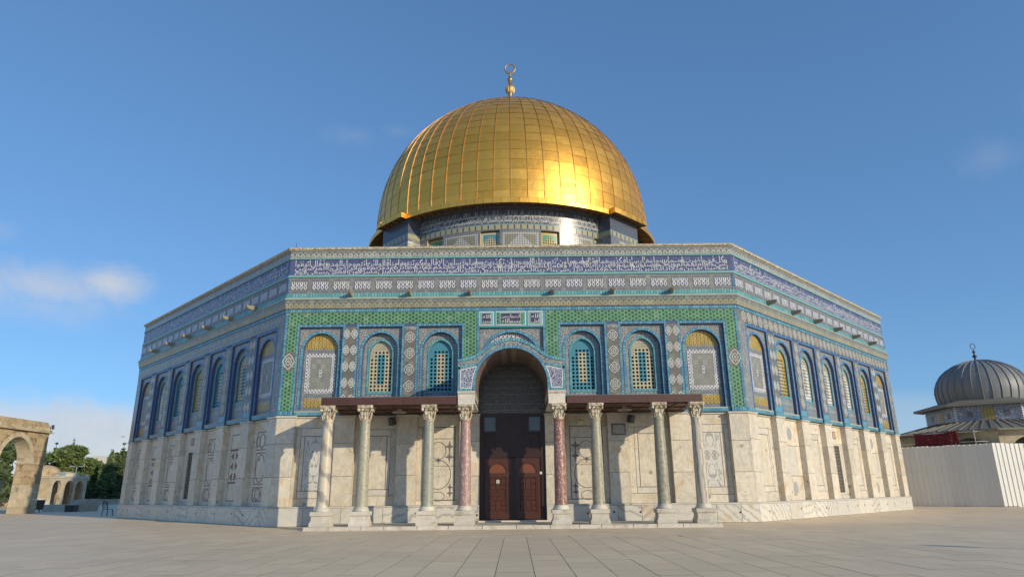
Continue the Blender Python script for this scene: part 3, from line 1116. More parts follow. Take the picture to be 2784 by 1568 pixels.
        mb.poly([P(-IW, -.615, IZ), P(IW, -.615, IZ), P(IW, -.615, 8.0), P(-IW, -.615, 8.0)], 3)
        BAY['grille_' + nm] = mb.mesh('grille', [m0, m1, m2_, 'dark_void'])
    # jamb bricks of the recess (edge of the piers)
    for nm, mat in (('jamb', 'brick_blue'), ('jamb_deep', 'brick_deep')):
        mb = MB()
        bricks(mb, [(-BH, BZ0 - .02), (-BH, BZ1)], .11, -.30, .018, .09, .022)
        bricks(mb, [(BH, BZ1), (BH, BZ0 - .02)], .11, -.30, .018, .09, .022)
        bricks(mb, [(-BH - .11, BZ1), (BH + .11, BZ1)], .13, -.30, .018, .09, .022)
        BAY[nm] = mb.mesh('jamb_bricks', [mat, 'grout_blue'])
    mb = MB()
    fbox(mb, -BH, BH, -.40, -.10, BZ0 - .06, BZ0, 1)
    bricks(mb, [(-BH, 4.60), (BH, 4.60)], .14, -.30, -.10, .085, .02, 0, 0)
    BAY['bayfoot'] = mb.mesh('bay_foot', ['brick_blue', 'sill_stone'])


bay_meshes()


def bay(k, u_, kind, deep=False):
    M_ = FM(k, u_)
    if k: M_ = M_ @ Matrix.Translation((0, -AP * .40, 0)) @ Matrix.Diagonal((1, .60, 1, 1))     # shallower reveals on the sides
    if kind == 'blind':
        w_ = place(BAY['blind'], 'blind_window', shrine, M_)
        for nm, on in (('gold_lunette', 'gold_lunette'), ('gold_sill', 'gold_sill_tile'), ('wframe', 'white_tile_frame'), ('field', 'tile_field')):
            place(BAY[nm], on, w_)
        for zz in (7.50, 5.49, 4.89): place(BAY['beads'], 'bead_tiles', w_, Matrix.Translation((0, 0, zz)))
    else:
        w_ = place(BAY['surround'], 'window', shrine, M_)
        place(BAY['inner'], 'inner_bricks', w_)['kind'] = 'stuff'
        place(BAY['grille_' + kind], 'grille', w_)
        place(BAY['sillband'], 'sill_band', w_)
    place(BAY['spandrel'], 'spandrel', w_)
    s = '_deep' if deep else ''
    place(BAY['ring' + s], 'arch_bricks', w_)['kind'] = 'stuff'
    place(BAY['jamb' + s], 'jamb_bricks', w_)['kind'] = 'stuff'
    place(BAY['bayfoot'], 'bay_foot', w_)
    return w_


FB = [-8.63, -5.94, -3.22, 3.22, 5.94, 8.63]
for u_, kd in zip(FB, ('blind', 'cream', 'turq', 'turq', 'cream', 'blind')): bay(0, u_, kd)
SB = [2.84 * i for i in range(-3, 4)]
for u_, kd in zip(SB, ('blind', 'yellow', 'pale', 'pale', 'pale', 'yellow', 'blind')): bay(1, u_, kd, True)
for u_, kd in zip(SB, ('blind', 'pale', 'turq', 'yellow', 'turq', 'cream', 'blind')): bay(7, u_, kd, True)


# white strapwork medallions
def medallion(w_, h_, o=.016):
    mb = MB()
    def bar(a, b, t=.011):
        a = Vector(a); b = Vector(b); d_ = (b - a).normalized(); n_ = Vector((-d_.y, d_.x)) * t
        q = [a + n_, b + n_, b - n_, a - n_]
        mb.hexa([P(p.x * w_, o, p.y * h_) for p in q] + [P(p.x * w_, o + .012, p.y * h_) for p in q])
    t = .0082 / min(w_, h_)
    for sx in (-1, 1):
        for sy in (-1, 1):
            bar((0, .98 * sy), (.50 * sx, .62 * sy), t * 1.2); bar((.50 * sx, .62 * sy), (.98 * sx, 0), t * 1.2)
            bar((0, .55 * sy), (.55 * sx, 0), t); bar((.28 * sx, .28 * sy), (.66 * sx, .66 * sy), t)
            bar((.16 * sx, 0), (.55 * sx, 0), t); bar((0, .16 * sy), (0, .55 * sy), t)
            bar((.16 * sx, 0), (0, .16 * sy), t)
    return mb.mesh('medallion', 'tile_white')


MED_A = medallion(.24, .25)
MED_B = medallion(.15, .22)
MED_C = medallion(.27, .36)
MED_D = medallion(.235, .27)
zt = lambda z: Matrix.Translation((0, 0, z))


def pier(k, u_, kind, w_=.86):
    mb = MB()
    fbox(mb, -w_ / 2, w_ / 2, -.62, 0.0, ZM + .02, 8.69, 0)
    fbox(mb, -w_ / 2 + .11, w_ / 2 - .11, -.02, .012, 5.06, 8.55, 1)
    bricks_o = MB()
    bricks(bricks_o, [(-w_ / 2, 4.60), (w_ / 2, 4.60)], .14, -.05, .02, .085, .02)
    fbox(bricks_o, -w_ / 2 + .10, w_ / 2 - .10, -.02, .014, 4.76, 5.04, 1)
    o = mb.build('tile_pier', ['grout_blue', 'grey_field'], shrine, M=FM(k, u_))
    b = bricks_o.build('foot_bricks', ['brick_blue', 'brick_blue'], o); b['kind'] = 'stuff'
    if kind == 'four':
        for i in range(4): place(MED_A, 'medallion', o, zt(8.05 - .74 * i))
        m2 = MB(); fbox(m2, -.26, .26, .0, .018, 8.40, 8.54); m2.build('tile_label', 'grey_floral', o)
    elif kind == 'cloud':
        for i in range(5):
            for s in (-1, 1): place(MED_B, 'medallion', o, Matrix.Translation((s * .165, 0, 8.22 - .74 * i)))
    elif kind == 'five':
        for i in range(6): place(MED_D, 'medallion', o, zt(8.2 - .56 * i))
    return o


for s in (-1, 1):
    pier(0, s * 7.285, 'cloud', .71); pier(0, s * 4.58, 'four', .74)
for k in (1, 7):
    for u_ in (-7.1, -4.26, -1.42, 1.42, 4.26, 7.1): pier(k, u_, 'cloud' if abs(u_) > 7 else 'five')
    for s in (-1, 1):
        mb = MB()
        a, b_ = (9.505, HL(0)) if s > 0 else (-HL(0), -9.505)
        fbox(mb, a, b_, -.62, 0.0, ZM + .02, 8.69, 0)
        m2 = MB(); bricks(m2, [(a, 4.60), (b_, 4.60)], .14, -.05, .02, .085, .02)
        cp = mb.build('corner_pier', 'grey_floral', shrine, M=FM(k)); m2.build('foot_bricks', ['brick_blue', 'grout_blue'], cp)['kind'] = 'stuff'
    # band above the side bays
    mb = MB(); mbox(mb, -.3, .012, 8.69, 9.22, 0)
    bd = mb.build('tile_band', 'grey_field' if k == 1 else 'side_band', shrine, M=FM(k))
    if k == 1:
        for i in range(36): place(MED_D, 'medallion', bd, Matrix.Translation(((i - 17.5) * .555, 0, 8.95)))

# front: green star field, framed in blue brick
mb = MB()
mbox(mb, -.3, .012, 8.69, 9.22, 0)
for s in (-1, 1):
    a, b_ = (9.625, HL(0)) if s > 0 else (-HL(0), -9.625)
    fbox(mb, a, b_, -.62, .010, ZM + .02, 8.69, 0)
    a, b_ = sorted((s * 1.50, s * 2.22)); fbox(mb, a, b_, -.62, .010, ZM + .02, 8.69, 0)
gf = mb.build('green_tile_frame', 'green_star', shrine, M=FM(0))
mb = MB()
for s in (-1, 1):
    L = HL(.02)
    for xa in (s * (L - .075),):
        bricks(mb, [(xa + .06, 4.60), (xa + .06, 9.22)], .12, -.05, .028, .09, .022)
    bricks(mb, [(s * 1.50 + .06, 6.0), (s * 1.50 + .06, 9.22)], .12, -.05, .028, .09, .022)
    a, b_ = sorted((s * 9.625, s * HL(0))); bricks(mb, [(a, 4.60), (b_, 4.60)], .20, -.05, .022, .085, .02)
o = mb.build('frame_bricks', ['brick_blue', 'grout_blue'], gf); o['kind'] = 'stuff'
for s in (-1, 1):
    mb = MB(); fbox(mb, s * 10.0 - .26, s * 10.0 + .26, .0, .016, 6.56, 7.40, 0); o = mb.build('medallion_tile', 'grey_field', gf)
    place(MED_C, 'medallion', gf, Matrix.Translation((s * 10.0, -.006, 6.98)))
# wall arch over the doorway
mb = MB()
fbox(mb, -1.50, 1.50, -.62, -.30, ZM, 8.69, 0)
CZ, CR = 6.98, 1.26
mb2 = MB(); plate_with_arch(mb2, CR + .13, CZ, CR + .13, 5.2, 1.45, 5.2, 8.46, -.12, 0)
mb3 = MB(); mb3.poly([P(x, -.26, z) for x, z in ([(-CR, 5.4), (CR, 5.4)] + [(CR * math.cos(PI * i / 24), CZ + CR * math.sin(PI * i / 24)) for i in range(25)])])
mb4 = MB(); bricks(mb4, [(-CR, 6.4)] + [(-CR * math.cos(PI * i / 28), CZ + CR * math.sin(PI * i / 28)) for i in range(29)] + [(CR, 6.4)], .14, -.28, -.09, .085, .02)
dw = mb.build('door_wall', 'core_stone', shrine)
mb2.build('spandrel', 'grey_floral', dw); mb3.build('arch_tympanum', 'white_lattice', dw); mb4.build('arch_bricks', ['brick_blue', 'grout_blue'], dw)['kind'] = 'stuff'
mb = MB(); fbox(mb, -1.50, 1.50, -.3, .02, 8.46, 9.22, 0); pq = mb.build('plaque_field', 'brick_teal', shrine)
for (a, b_) in ((-1.45, -.80), (-.70, .66), (.76, 1.43)):
    mb = MB(); fbox(mb, a, b_, 0, .04, 8.54, 9.20, 0); t = .03
    fbox(mb, a + t, b_ - t, .01, .05, 8.54 + t, 9.20 - t, 1)
    wd = b_ - a; ia = a + (.12 if wd < 1 else .23); ib = b_ - (.12 if wd < 1 else .23)
    fbox(mb, ia - .012, ib + .012, .01, .056, 8.61, 9.12, 0); fbox(mb, ia, ib, .01, .06, 8.622, 9.108, 2)
    if wd > 1:
        fbox(mb, a + .06, ia - .03, .01, .058, 8.60, 9.13, 3); fbox(mb, ib + .03, b_ - .06, .01, .058, 8.60, 9.13, 3)
    mb.build('inscription_plaque', ['tile_white', 'teal_line', 'grout_navy', 'green_star'], pq)

# ---------------------------------------------------------------- marble dado
SL = {}


def slab(parent, u0, u1, z0, z1, o0, o1, mat='marble', name='marble_slab', M=None, g=.004):
    key = (round(u1 - u0, 3), round(z1 - z0, 3), round(o0, 3), round(o1, 3), mat)
    if key not in SL:
        m_ = MB(); w_, h_ = (u1 - u0) / 2 - g, (z1 - z0) / 2 - g; b = .005
        m_.hexa([P(-w_, o0, -h_), P(w_, o0, -h_), P(w_, o0, h_), P(-w_, o0, h_), P(-w_ + b, o1, -h_ + b), P(w_ - b, o1, -h_ + b), P(w_ - b, o1, h_ - b), P(-w_ + b, o1, h_ - b)])
        SL[key] = m_.mesh(name, mat)
    return place(SL[key], name, parent, Matrix.Translation(((u0 + u1) / 2, 0, (z0 + z1) / 2)))


def inlay_line(mb, u0, u1, z0, z1, o, t=.014, m=0):
    """thin rectangular inlaid frame"""
    fbox(mb, u0, u1, o - .01, o + .004, z0, z0 + t, m); fbox(mb, u0, u1, o - .01, o + .004, z1 - t, z1, m)
    fbox(mb, u0, u0 + t, o - .01, o + .004, z0 + t, z1 - t, m); fbox(mb, u1 - t, u1, o - .01, o + .004, z0 + t, z1 - t, m)


def ring(mb, cx, cz, rx, rz, t, o, m=0, n=28):
    for i in range(n):
        a, b = 2 * PI * i / n, 2 * PI * (i + 1) / n
        mb.poly([P(cx + rx * math.cos(a), o, cz + rz * math.sin(a)), P(cx + rx * math.cos(b), o, cz + rz * math.sin(b)),
                 P(cx + (rx - t) * math.cos(b), o, cz + (rz - t) * math.sin(b)), P(cx + (rx - t) * math.cos(a), o, cz + (rz - t) * math.sin(a))], m)


def star4(mb, cx, cz, r_, o, m=0):
    pts = []
    for i in range(8):
        q = r_ if i % 2 == 0 else r_ * .30
        a = PI / 4 * i + PI / 2; pts.append(P(cx + q * .9 * math.cos(a), o, cz + q * 1.15 * math.sin(a)))
    mb.poly(pts, m)


RO = -.28
JZ = (ZPL, 2.02, 3.38, 4.50)


def dado(k, piers, pan, rs):
    M_ = FM(k)
    mb = MB()
    for a, b in piers: fbox(mb, max(a, -HL(-.03) + .16), min(b, HL(-.03) - .16), -.5, -.03, .5, ZM - .07, 0)
    core = mb.build('marble_dado', 'joint_dark', shrine, M=M_)
    # little cornice under the tiles, breaking forward over each pier
    allb = sorted(piers)
    for a, b in allb:
        mb = MB(); aa = -HL(.05) if a < -10 else a - .03; bb = HL(.05) if b > 10 else b + .03
        fbox(mb, aa, bb, -.2, .05, 4.50, 4.575); n = int((bb - aa) / .06)
        for i in range(n): fbox(mb, aa + .06 * i + .01, aa + .06 * i + .045, .0, .062, 4.515, 4.55)
        mb.build('dado_cornice', 'marble_clean', shrine, M=M_)
    for (a, b) in pan:
        mb = MB(); fbox(mb, a + .03, b - .03, -.5, -.22, 4.502, 4.572); n = int((b - a - .06) / .06)
        for i in range(n): fbox(mb, a + .04 + .06 * i, a + .075 + .06 * i, -.3, -.208, 4.515, 4.55)
        mb.build('dado_cornice', 'marble_clean', shrine, M=M_)
    for a, b in allb:
        j = [ZPL] + [z + rs.uniform(-.05, .05) for z in JZ[1:3]] + [4.5]
        aa, bb = max(a, -HL(0) + .001), min(b, HL(0) - .001)
        for z0, z1 in zip(j[:-1], j[1:]): slab(core, aa, bb, z0, z1, -.05, 0.0, 'marble')
        for z0, z1 in zip(j[:-1], j[1:]):     # returns into the panels
            for u_, s in ((a, -1), (b, 1)):
                if abs(u_) > 10: continue
                mr = MB(); fbox(mr, u_ - .02 if s > 0 else u_ - .004, u_ + .004 if s > 0 else u_ + .02, -.30, -.03, z0 + .004, z1 - .004)
                mr.build('pier_return', 'marble', core)
    return core


def panel_plain(core, a, b, rs, dark=True):
    c = (a + b) / 2; w_ = (b - a) / 2
    slab(core, a, b, ZPL, 1.20, -.34, RO); slab(core, a, b, 3.98, 4.5, -.34, RO)
    slab(core, a, c - .62, 1.20, 3.98, -.34, RO); slab(core, c + .62, b, 1.20, 3.98, -.34, RO)
    slab(core, c - .62, c + .62, 1.20, 1.45, -.34, RO, 'marble_clean'); slab(core, c - .62, c + .62, 3.70, 3.98, -.34, RO, 'marble_clean')
    slab(core, c - .62, c - .47, 1.45, 3.70, -.34, RO, 'marble_clean'); slab(core, c + .47, c + .62, 1.45, 3.70, -.34, RO, 'marble_clean')
    slab(core, c - .47, c + .47, 1.45, 3.70, -.34, RO + .006, 'marble')
    m_ = MB(); inlay_line(m_, c - .47, c + .47, 1.45, 3.70, RO + .006, .02); inlay_line(m_, c - .63, c + .63, 1.19, 3.99, RO, .014)
    m_.build('inlay_frame', 'inlay_line', core)


def panel_book(core, a, b, rs):
    c = (a + b) / 2
    slab(core, a, b, ZPL, 1.12, -.34, RO); slab(core, a, b, 4.06, 4.5, -.34, RO)
    slab(core, a, c - .66, 1.12, 4.06, -.34, RO); slab(core, c + .66, b, 1.12, 4.06, -.34, RO)
    slab(core, c - .66, c + .66, 1.12, 1.42, -.34, RO); slab(core, c - .66, c + .66, 3.72, 4.06, -.34, RO)
    slab(core, c - .66, c - .48, 1.42, 3.72, -.34, RO); slab(core, c + .48, c + .66, 1.42, 3.72, -.34, RO)
    m_ = MB(); h_ = 1.146
    m_.hexa([P(-.475, -.34, 1.425), P(.475, -.34, 1.425), P(.475, -.34, 3.715), P(-.475, -.34, 3.715), P(-.47, RO + .004, 1.43), P(.47, RO + .004, 1.43), P(.47, RO + .004, 3.71), P(-.47, RO + .004, 3.71)])
    m_.build('figured_panel', 'book_marble', core, M=Matrix.Translation((c, 0, 0)))
    m_ = MB(); inlay_line(m_, c - .48, c + .48, 1.42, 3.72, RO + .006, .016); inlay_line(m_, c - .67, c + .67, 1.11, 4.07, RO, .012)
    m_.build('inlay_frame', 'inlay_line', core)


def panel_star(core, a, b, rs):
    c = (a + b) / 2
    slab(core, a, b, ZPL, .98, -.34, RO); slab(core, a, b, 4.06, 4.5, -.34, RO)
    slab(core, a, c - .72, .98, 4.06, -.34, RO); slab(core, c + .72, b, .98, 4.06, -.34, RO)
    slab(core, c - .72, c + .72, .98, 2.4, -.34, RO, 'marble'); slab(core, c - .72, c + .72, 2.4, 3.55, -.34, RO, 'marble'); slab(core, c - .72, c + .72, 3.55, 4.06, -.34, RO, 'marble')
    m_ = MB(); inlay_line(m_, c - .72, c + .72, .98, 4.06, RO + .002, .035); fbox(m_, c - .68, c + .68, RO - .01, RO + .005, 3.54, 3.57)
    o_ = RO + .008
    ring(m_, c, 2.05, .56, .62, .03, o_); ring(m_, c, 3.05, .34, .38, .03, o_); ring(m_, c, 1.15, .30, .20, .025, o_)
    for s in (-1, 1):
        star4(m_, c + s * .48, 3.22, .24, o_); star4(m_, c + s * .48, 2.78, .24, o_); star4(m_, c + s * .52, 1.52, .17, o_); star4(m_, c + s * .52, 1.28, .17, o_)
    star4(m_, c, 2.62, .13, o_)
    m_.build('star_inlay', 'inlay_dark', core)


def panel_round(core, a, b, rs):
    c = (a + b) / 2
    for z0, z1 in ((ZPL, 1.9), (3.3, 4.5)): slab(core, a, b, z0, z1, -.34, RO)
    slab(core, a, c - .5, 1.9, 3.3, -.34, RO); slab(core, c + .5, b, 1.9, 3.3, -.34, RO); slab(core, c - .5, c + .5, 1.9, 3.3, -.34, RO + .006, 'marble_clean')
    m_ = MB(); o_ = RO + .006
    for cz in (3.85, 1.35):
        m_.poly([P(c + .26 * math.cos(2 * PI * i / 24), o_, cz + .30 * math.sin(2 * PI * i / 24)) for i in range(24)], 0)
    inlay_line(m_, c - .5, c + .5, 1.9, 3.3, RO + .004, .016, 1)
    m_.build('roundel', ['inlay_grey', 'inlay_line'], core)


def panel_brown(core, a, b, rs, kind):
    c = (a + b) / 2
    j = (ZPL, 2.0, 3.4, 4.5)
    for z0, z1 in zip(j[:-1], j[1:]): slab(core, a, b, z0, z1, -.34, RO)
    m_ = MB(); o_ = RO + .007; w_ = .52
    if kind == 0:
        for z0, z1 in ((1.0, 1.62), (1.72, 3.12), (3.22, 4.05)): inlay_line(m_, c - w_, c + w_, z0, z1, RO, .045)
        ring(m_, c, 2.42, .44, .62, .04, o_); ring(m_, c - .05, 1.31, .25, .27, .04, o_); ring(m_, c, 3.63, .26, .34, .04, o_)
        for s in (-1, 1):
            for cz in (1.31, 3.63): ring(m_, c + s * .44, cz, .20, .24, .035, o_, n=16)
    else:
        for z0, z1 in ((1.0, 1.85), (1.85, 3.35), (3.35, 4.1)): inlay_line(m_, c - w_, c + w_, z0, z1, RO, .045)
        for i in range(3):
            cz = 2.12 + .48 * i
            m_.poly([P(c - .42, o_, cz), P(c - .1, o_, cz + .2), P(c - .1, o_, cz - .2)]); m_.poly([P(c + .42, o_, cz), P(c + .1, o_, cz + .2), P(c + .1, o_, cz - .2)])
    m_.build('brown_inlay', 'inlay_brown', core)


def panel_window(core, a, b, rs):
    c = (a + b) / 2
    slab(core, a, b, ZPL, 1.0, -.34, RO); slab(core, a, b, 3.6, 4.5, -.34, RO)
    slab(core, a, c - .48, 1.0, 3.6, -.34, RO); slab(core, c + .48, b, 1.0, 3.6, -.34, RO)
    m_ = MB()
    for q in ((c - .48, c - .38, 1.0, 3.6), (c + .38, c + .48, 1.0, 3.6), (c - .38, c + .38, 1.0, 1.1), (c - .38, c + .38, 3.5, 3.6)): fbox(m_, q[0], q[1], -.45, RO + .03, q[2], q[3], 0)
    fbox(m_, c - .38, c + .38, -.52, -.46, 1.1, 3.5, 1)
    m_.build('barred_opening', ['marble_clean', 'iron_dark'], core)
    m_ = MB()
    for i in range(5): x = c - .38 + .76 * (i + .5) / 5; m_.tube([P(x, -.31, 1.1), P(x, -.31, 3.5)], .013, 6)
    for i in range(14): z = 1.1 + 2.4 * (i + .5) / 14; m_.tube([P(c - .38, -.30, z), P(c + .38, -.30, z)], .013, 6)
    m_.build('window_bars', 'iron', core)
    m_ = MB(); fbox(m_, c - .22, c + .22, RO - .02, RO + .012, 3.86, 4.26, 0); fbox(m_, c - .18, c + .18, RO, RO + .016, 3.9, 4.22, 1)
    m_.build('small_plaque', ['inlay_line', 'inlay_tan'], core)


material('inlay_grey', plain(srgb(168, 168, 168), 3, .8, 1.1), .4)
material('inlay_tan', plain(srgb(196, 160, 132), 3, .8, 1.1), .5)
rs = random.Random(3)
pf = [(-10.4, -9.47), (-7.74, -6.86), (-5.03, -4.14), (-2.29, -1.42), (1.42, 2.29), (4.14, 5.03), (6.86, 7.74), (9.47, 10.4)]
pan_f = [(-9.47, -7.74), (-6.86, -5.03), (-4.14, -2.29), (2.29, 4.14), (5.03, 6.86), (7.74, 9.47)]
core = dado(0, pf, pan_f, rs)
for (a, b), fn in zip(pan_f, (panel_book, panel_plain, panel_star, panel_star, panel_plain, panel_book)): fn(core, a, b, rs)
ps = [(-10.4, -9.47)] + [(u_ - .43, u_ + .43) for u_ in (-7.1, -4.26, -1.42, 1.42, 4.26, 7.1)] + [(9.47, 10.4)]
pan_s = [(a[1], b[0]) for a, b in zip(ps[:-1], ps[1:])]
core = dado(1, ps, pan_s, rs)
for (a, b), fn in zip(pan_s, (panel_plain, panel_round, panel_plain, panel_window, panel_plain, panel_round, panel_plain)): fn(core, a, b, rs)
core = dado(7, ps, pan_s, rs)
for i, (a, b) in enumerate(pan_s):
    if i == 3: panel_window(core, a, b, rs)
    else: panel_brown(core, a, b, rs, i % 2)

# plinth slabs
hole = MB(); hole.lathe([(.045, 0), (.045, .02)], 10); hole.poly([(.045 * math.cos(2 * PI * i / 10), .045 * math.sin(2 * PI * i / 10), .018) for i in range(10)])
hole = hole.mesh('drain_hole', 'iron_dark')
for k in (0, 1, 7):
    mb = MB(); mc = MB()
    if k:
        mbox(mb, -.5, .05, 0, ZPL - .06, 0); mbox(mc, -.5, .10, ZPL - .06, ZPL, 0, .07)
    else:
        for s in (-1, 1):
            f_ = lambda o, e: P(s * (HL(o) if e else 1.42), o, 0)
            for m_, o1, o2, z0, z1 in ((mb, .05, .05, 0, ZPL - .06), (mc, .10, .07, ZPL - .06, ZPL)):
                m_.hexa([(p[0], p[1], z0) for p in (f_(o1, 0), f_(o1, 1), f_(-.5, 1), f_(-.5, 0))] + [(p[0], p[1], z1) for p in (f_(o2, 0), f_(o2, 1), f_(-.5, 1), f_(-.5, 0))])
    pl = mb.build('plinth', 'joint_dark', shrine, M=FM(k)); mc.build('plinth_cap', 'marble_clean', shrine, M=FM(k))
    u_ = -HL(.08); e = HL(.08)
    while u_ < e - .01:
        w_ = rs.uniform(.95, 1.9); v_ = u_ + w_
        if e - v_ < .7: v_ = e
        if k == 0 and u_ < -1.42 < v_: v_ = -1.42
        if k == 0 and -1.43 < u_ < 1.4: u_ = 1.42; continue
        slab(pl, u_, v_, .0, ZPL - .06, .0, .08, 'plinth_marble', 'plinth_slab')
        if rs.random() < .75 and v_ < e - .1:
            place(hole, 'drain_hole', pl, Matrix.Translation(P(v_ - rs.uniform(.05, .2), .065, rs.uniform(.38, .48))) @ Matrix.Rotation(PI / 2, 4, 'X'))
        u_ = v_
for k in (2, 3, 4, 5, 6):
    mb = MB(); mbox(mb, -.5, .08, 0, ZPL, 0); mb.build('plinth', 'plinth_marble', shrine, M=FM(k))

# ---------------------------------------------------------------- porch
CD = 2.80                       # distance of the column line from the wall
PF = 3.10                       # front plane of the porch
mb = MB(); fbox(mb, -7.62, 7.62, .08, 3.36, 0, .11, 0)
stepo = mb.build('porch_step', 'stone_white', shrine)
u_ = -7.75
while u_ < 7.7:
    w_ = min(rs.uniform(.8, 1.3), 7.75 - u_)
    if 7.75 - (u_ + w_) < .4: w_ = 7.75 - u_
    m_ = MB(); b = .012
    m_.hexa([P(u_ + .004, 3.52, -.02), P(u_ + w_ - .004, 3.52, -.02), P(u_ + w_ - .004, 3.2, -.02), P(u_ + .004, 3.2, -.02),
             P(u_ + .004 + b, 3.52 - b, .125), P(u_ + w_ - .004 - b, 3.52 - b, .125), P(u_ + w_ - .004, 3.2, .125), P(u_ + .004, 3.2, .125)])
    m_.build('kerb_stone', 'stone_white', stepo); u_ += w_
for s in (-1, 1):
    m_ = MB(); a, b = sorted((s * 7.62, s * 7.75)); fbox(m_, a, b, .08, 3.2, -.02, .122); m_.build('kerb_stone', 'stone_white', stepo)
m_ = MB(); fbox(m_, -1.45, 1.45, -.2, .30, .105, .17); m_.build('threshold', 'marble_clean', stepo)

# capital
cap = MB()
cap.lathe([(.185, 0), (.20, .03), (.185, .05), (.19, .12), (.205, .28), (.25, .42), (.29, .48)], 20)


def leafstrip(ang, r0, z0, h_, wd, out):
    ca, sa = math.cos(ang), math.sin(ang)
    prof = [(0, 0, .75), (.010, .3, 1.0), (.025, .6, 1.0), (.05, .85, .8), (out, 1.0, .55), (out + .035, .93, .3)]
    rows = []
    for dr, t, wf in prof:
        r_ = r0 + dr; z = z0 + h_ * t
        rows.append([((r_ - .02) * ca - s * wd * wf * -sa * -1, (r_ - .02) * sa - s * wd * wf * ca * 1, z) if s else (r_ * ca + .012 * ca, r_ * sa + .012 * sa, z) for s in (-1, 0, 1)])
    for a, b in zip(rows[:-1], rows[1:]):
        for i in range(2): cap.poly([a[i], a[i + 1], b[i + 1], b[i]])


for i in range(8):
    leafstrip(2 * PI * i / 8, .205, .05, .19, .07, .075)
    leafstrip(2 * PI * (i + .5) / 8, .21, .10, .30, .075, .105)
for i in range(4):
    a = PI / 4 + PI / 2 * i
    c_ = Vector((math.cos(a), math.sin(a), 0)); n_ = Vector((-c_.y, c_.x, 0))
    cap.tube([c_ * .34 + Vector((0, 0, .43)) - n_ * .03, c_ * .34 + Vector((0, 0, .43)) + n_ * .03], .062, 10)
    cap.tube([c_ * .22 + Vector((0, 0, .22)), c_ * .27 + Vector((0, 0, .36)), c_ * .34 + Vector((0, 0, .47))], [.02, .025, .03], 6)
    b = PI / 2 * i
    c_ = Vector((math.cos(b), math.sin(b), 0)); n_ = Vector((-c_.y, c_.x, 0))
    cap.obox(c_ * .27 + Vector((0, 0, .53)), n_ * .05, c_ * .04, Vector((0, 0, .05)))
    for s in (-1, 1): cap.tube([c_ * .285 + n_ * s * .07 + Vector((0, 0, .42)) - c_ * .03, c_ * .285 + n_ * s * .07 + Vector((0, 0, .42)) + c_ * .03], .04, 8)
# abacus with hollow sides
top = []
for i in range(4):
    a = PI / 4 + PI / 2 * i
    for da, rr in ((-.10, .415), (.10, .415), (.45, .325), (.785, .295), (1.12, .325)): top.append((rr * math.cos(a + da), rr * math.sin(a + da)))
for z0, z1, f in ((.49, .54, .96), (.54, .60, 1.0)):
    n = len(top)
    for i in range(n):
        (x0, y0), (x1, y1) = top[i], top[(i + 1) % n]
        cap.poly([(x0 * f, y0 * f, z0), (x1 * f, y1 * f, z0), (x1 * f, y1 * f, z1), (x0 * f, y0 * f, z1)])
    cap.poly([(x * f, y * f, z1) for x, y in top]); cap.poly([(x * f, y * f, z0) for x, y in reversed(top)])
cap = cap.mesh('capital', 'capital_stone')


def square_lathe(mb, prof, m=0):
    for (w0, z0), (w1, z1) in zip(prof[:-1], prof[1:]):
        c0 = [(-w0, -w0, z0), (w0, -w0, z0), (w0, w0, z0), (-w0, w0, z0)]; c1 = [(-w1, -w1, z1), (w1, -w1, z1), (w1, w1, z1), (-w1, w1, z1)]
        for i in range(4): mb.poly([c0[i], c0[(i + 1) % 4], c1[(i + 1) % 4], c1[i]], m)
    w_, z = prof[-1]; mb.poly([(-w_, -w_, z), (w_, -w_, z), (w_, w_, z), (-w_, w_, z)], m)


ped = MB(); square_lathe(ped, [(.37, 0), (.37, .13), (.345, .17), (.32, .23), (.315, .36), (.33, .385), (.36, .40), (.36, .54)])
ped = ped.mesh('pedestal', 'stone_white')
bas = MB(); bas.lathe([(.30, .54), (.315, .56), (.32, .585), (.305, .61), (.27, .625), (.265, .645), (.285, .66), (.275, .69), (.245, .70)], 24)
bas = bas.mesh('column_base', 'marble_clean', True)
shaft = MB(); Z0, Z1 = .70, 3.92
shaft.lathe([(.245, Z0), (.240, Z0 + .05), (.236, Z0 + .3), (.230, 1.6), (.222, 2.4), (.208, 3.2), (.193, Z1 - .12), (.195, Z1 - .06), (.21, Z1 - .03), (.205, Z1 + .01)], 28)
cols = [(-7.27, 'column_white', 'cream column with grey diagonal veins at the left end of the porch'),
        (-5.79, 'column_green_a', 'pale green mottled column second from the left end of the porch'),
        (-3.27, 'column_green_b', 'grey green mottled column left of the pink one'),
        (-1.83, 'column_pink', 'pink marble column with white flecks left of the door'),
        (1.85, 'column_red', 'dark red column with white flecks right of the door'),
        (3.30, 'column_green_c', 'olive green mottled column right of the red one'),
        (5.79, 'column_green_d', 'green column with black patches second from the right end'),
        (7.27, 'column_grey', 'grey veined column at the right end of the porch')]
for i, (u_, mt, lb) in enumerate(cols):
    c_ = bpy.data.objects.new('column', None); COL.objects.link(c_); c_.parent = shrine
    c_.location = (u_, -(AP + CD), .11); c_.rotation_euler = (0, 0, 0); c_['label'] = lb; c_.empty_display_size = .3
    place(ped, 'pedestal', c_); place(bas, 'column_base', c_)
    me = shaft.mesh('shaft', mt, True); place(me, 'shaft', c_, Matrix.Rotation(i * .9, 4, 'Z'))
    cp = place(cap, 'capital', c_, Matrix.Translation((0, 0, Z1)) @ Matrix.Rotation(PI / 2 * i, 4, 'Z'))
CT = .11 + Z1 + .60             # top of capitals

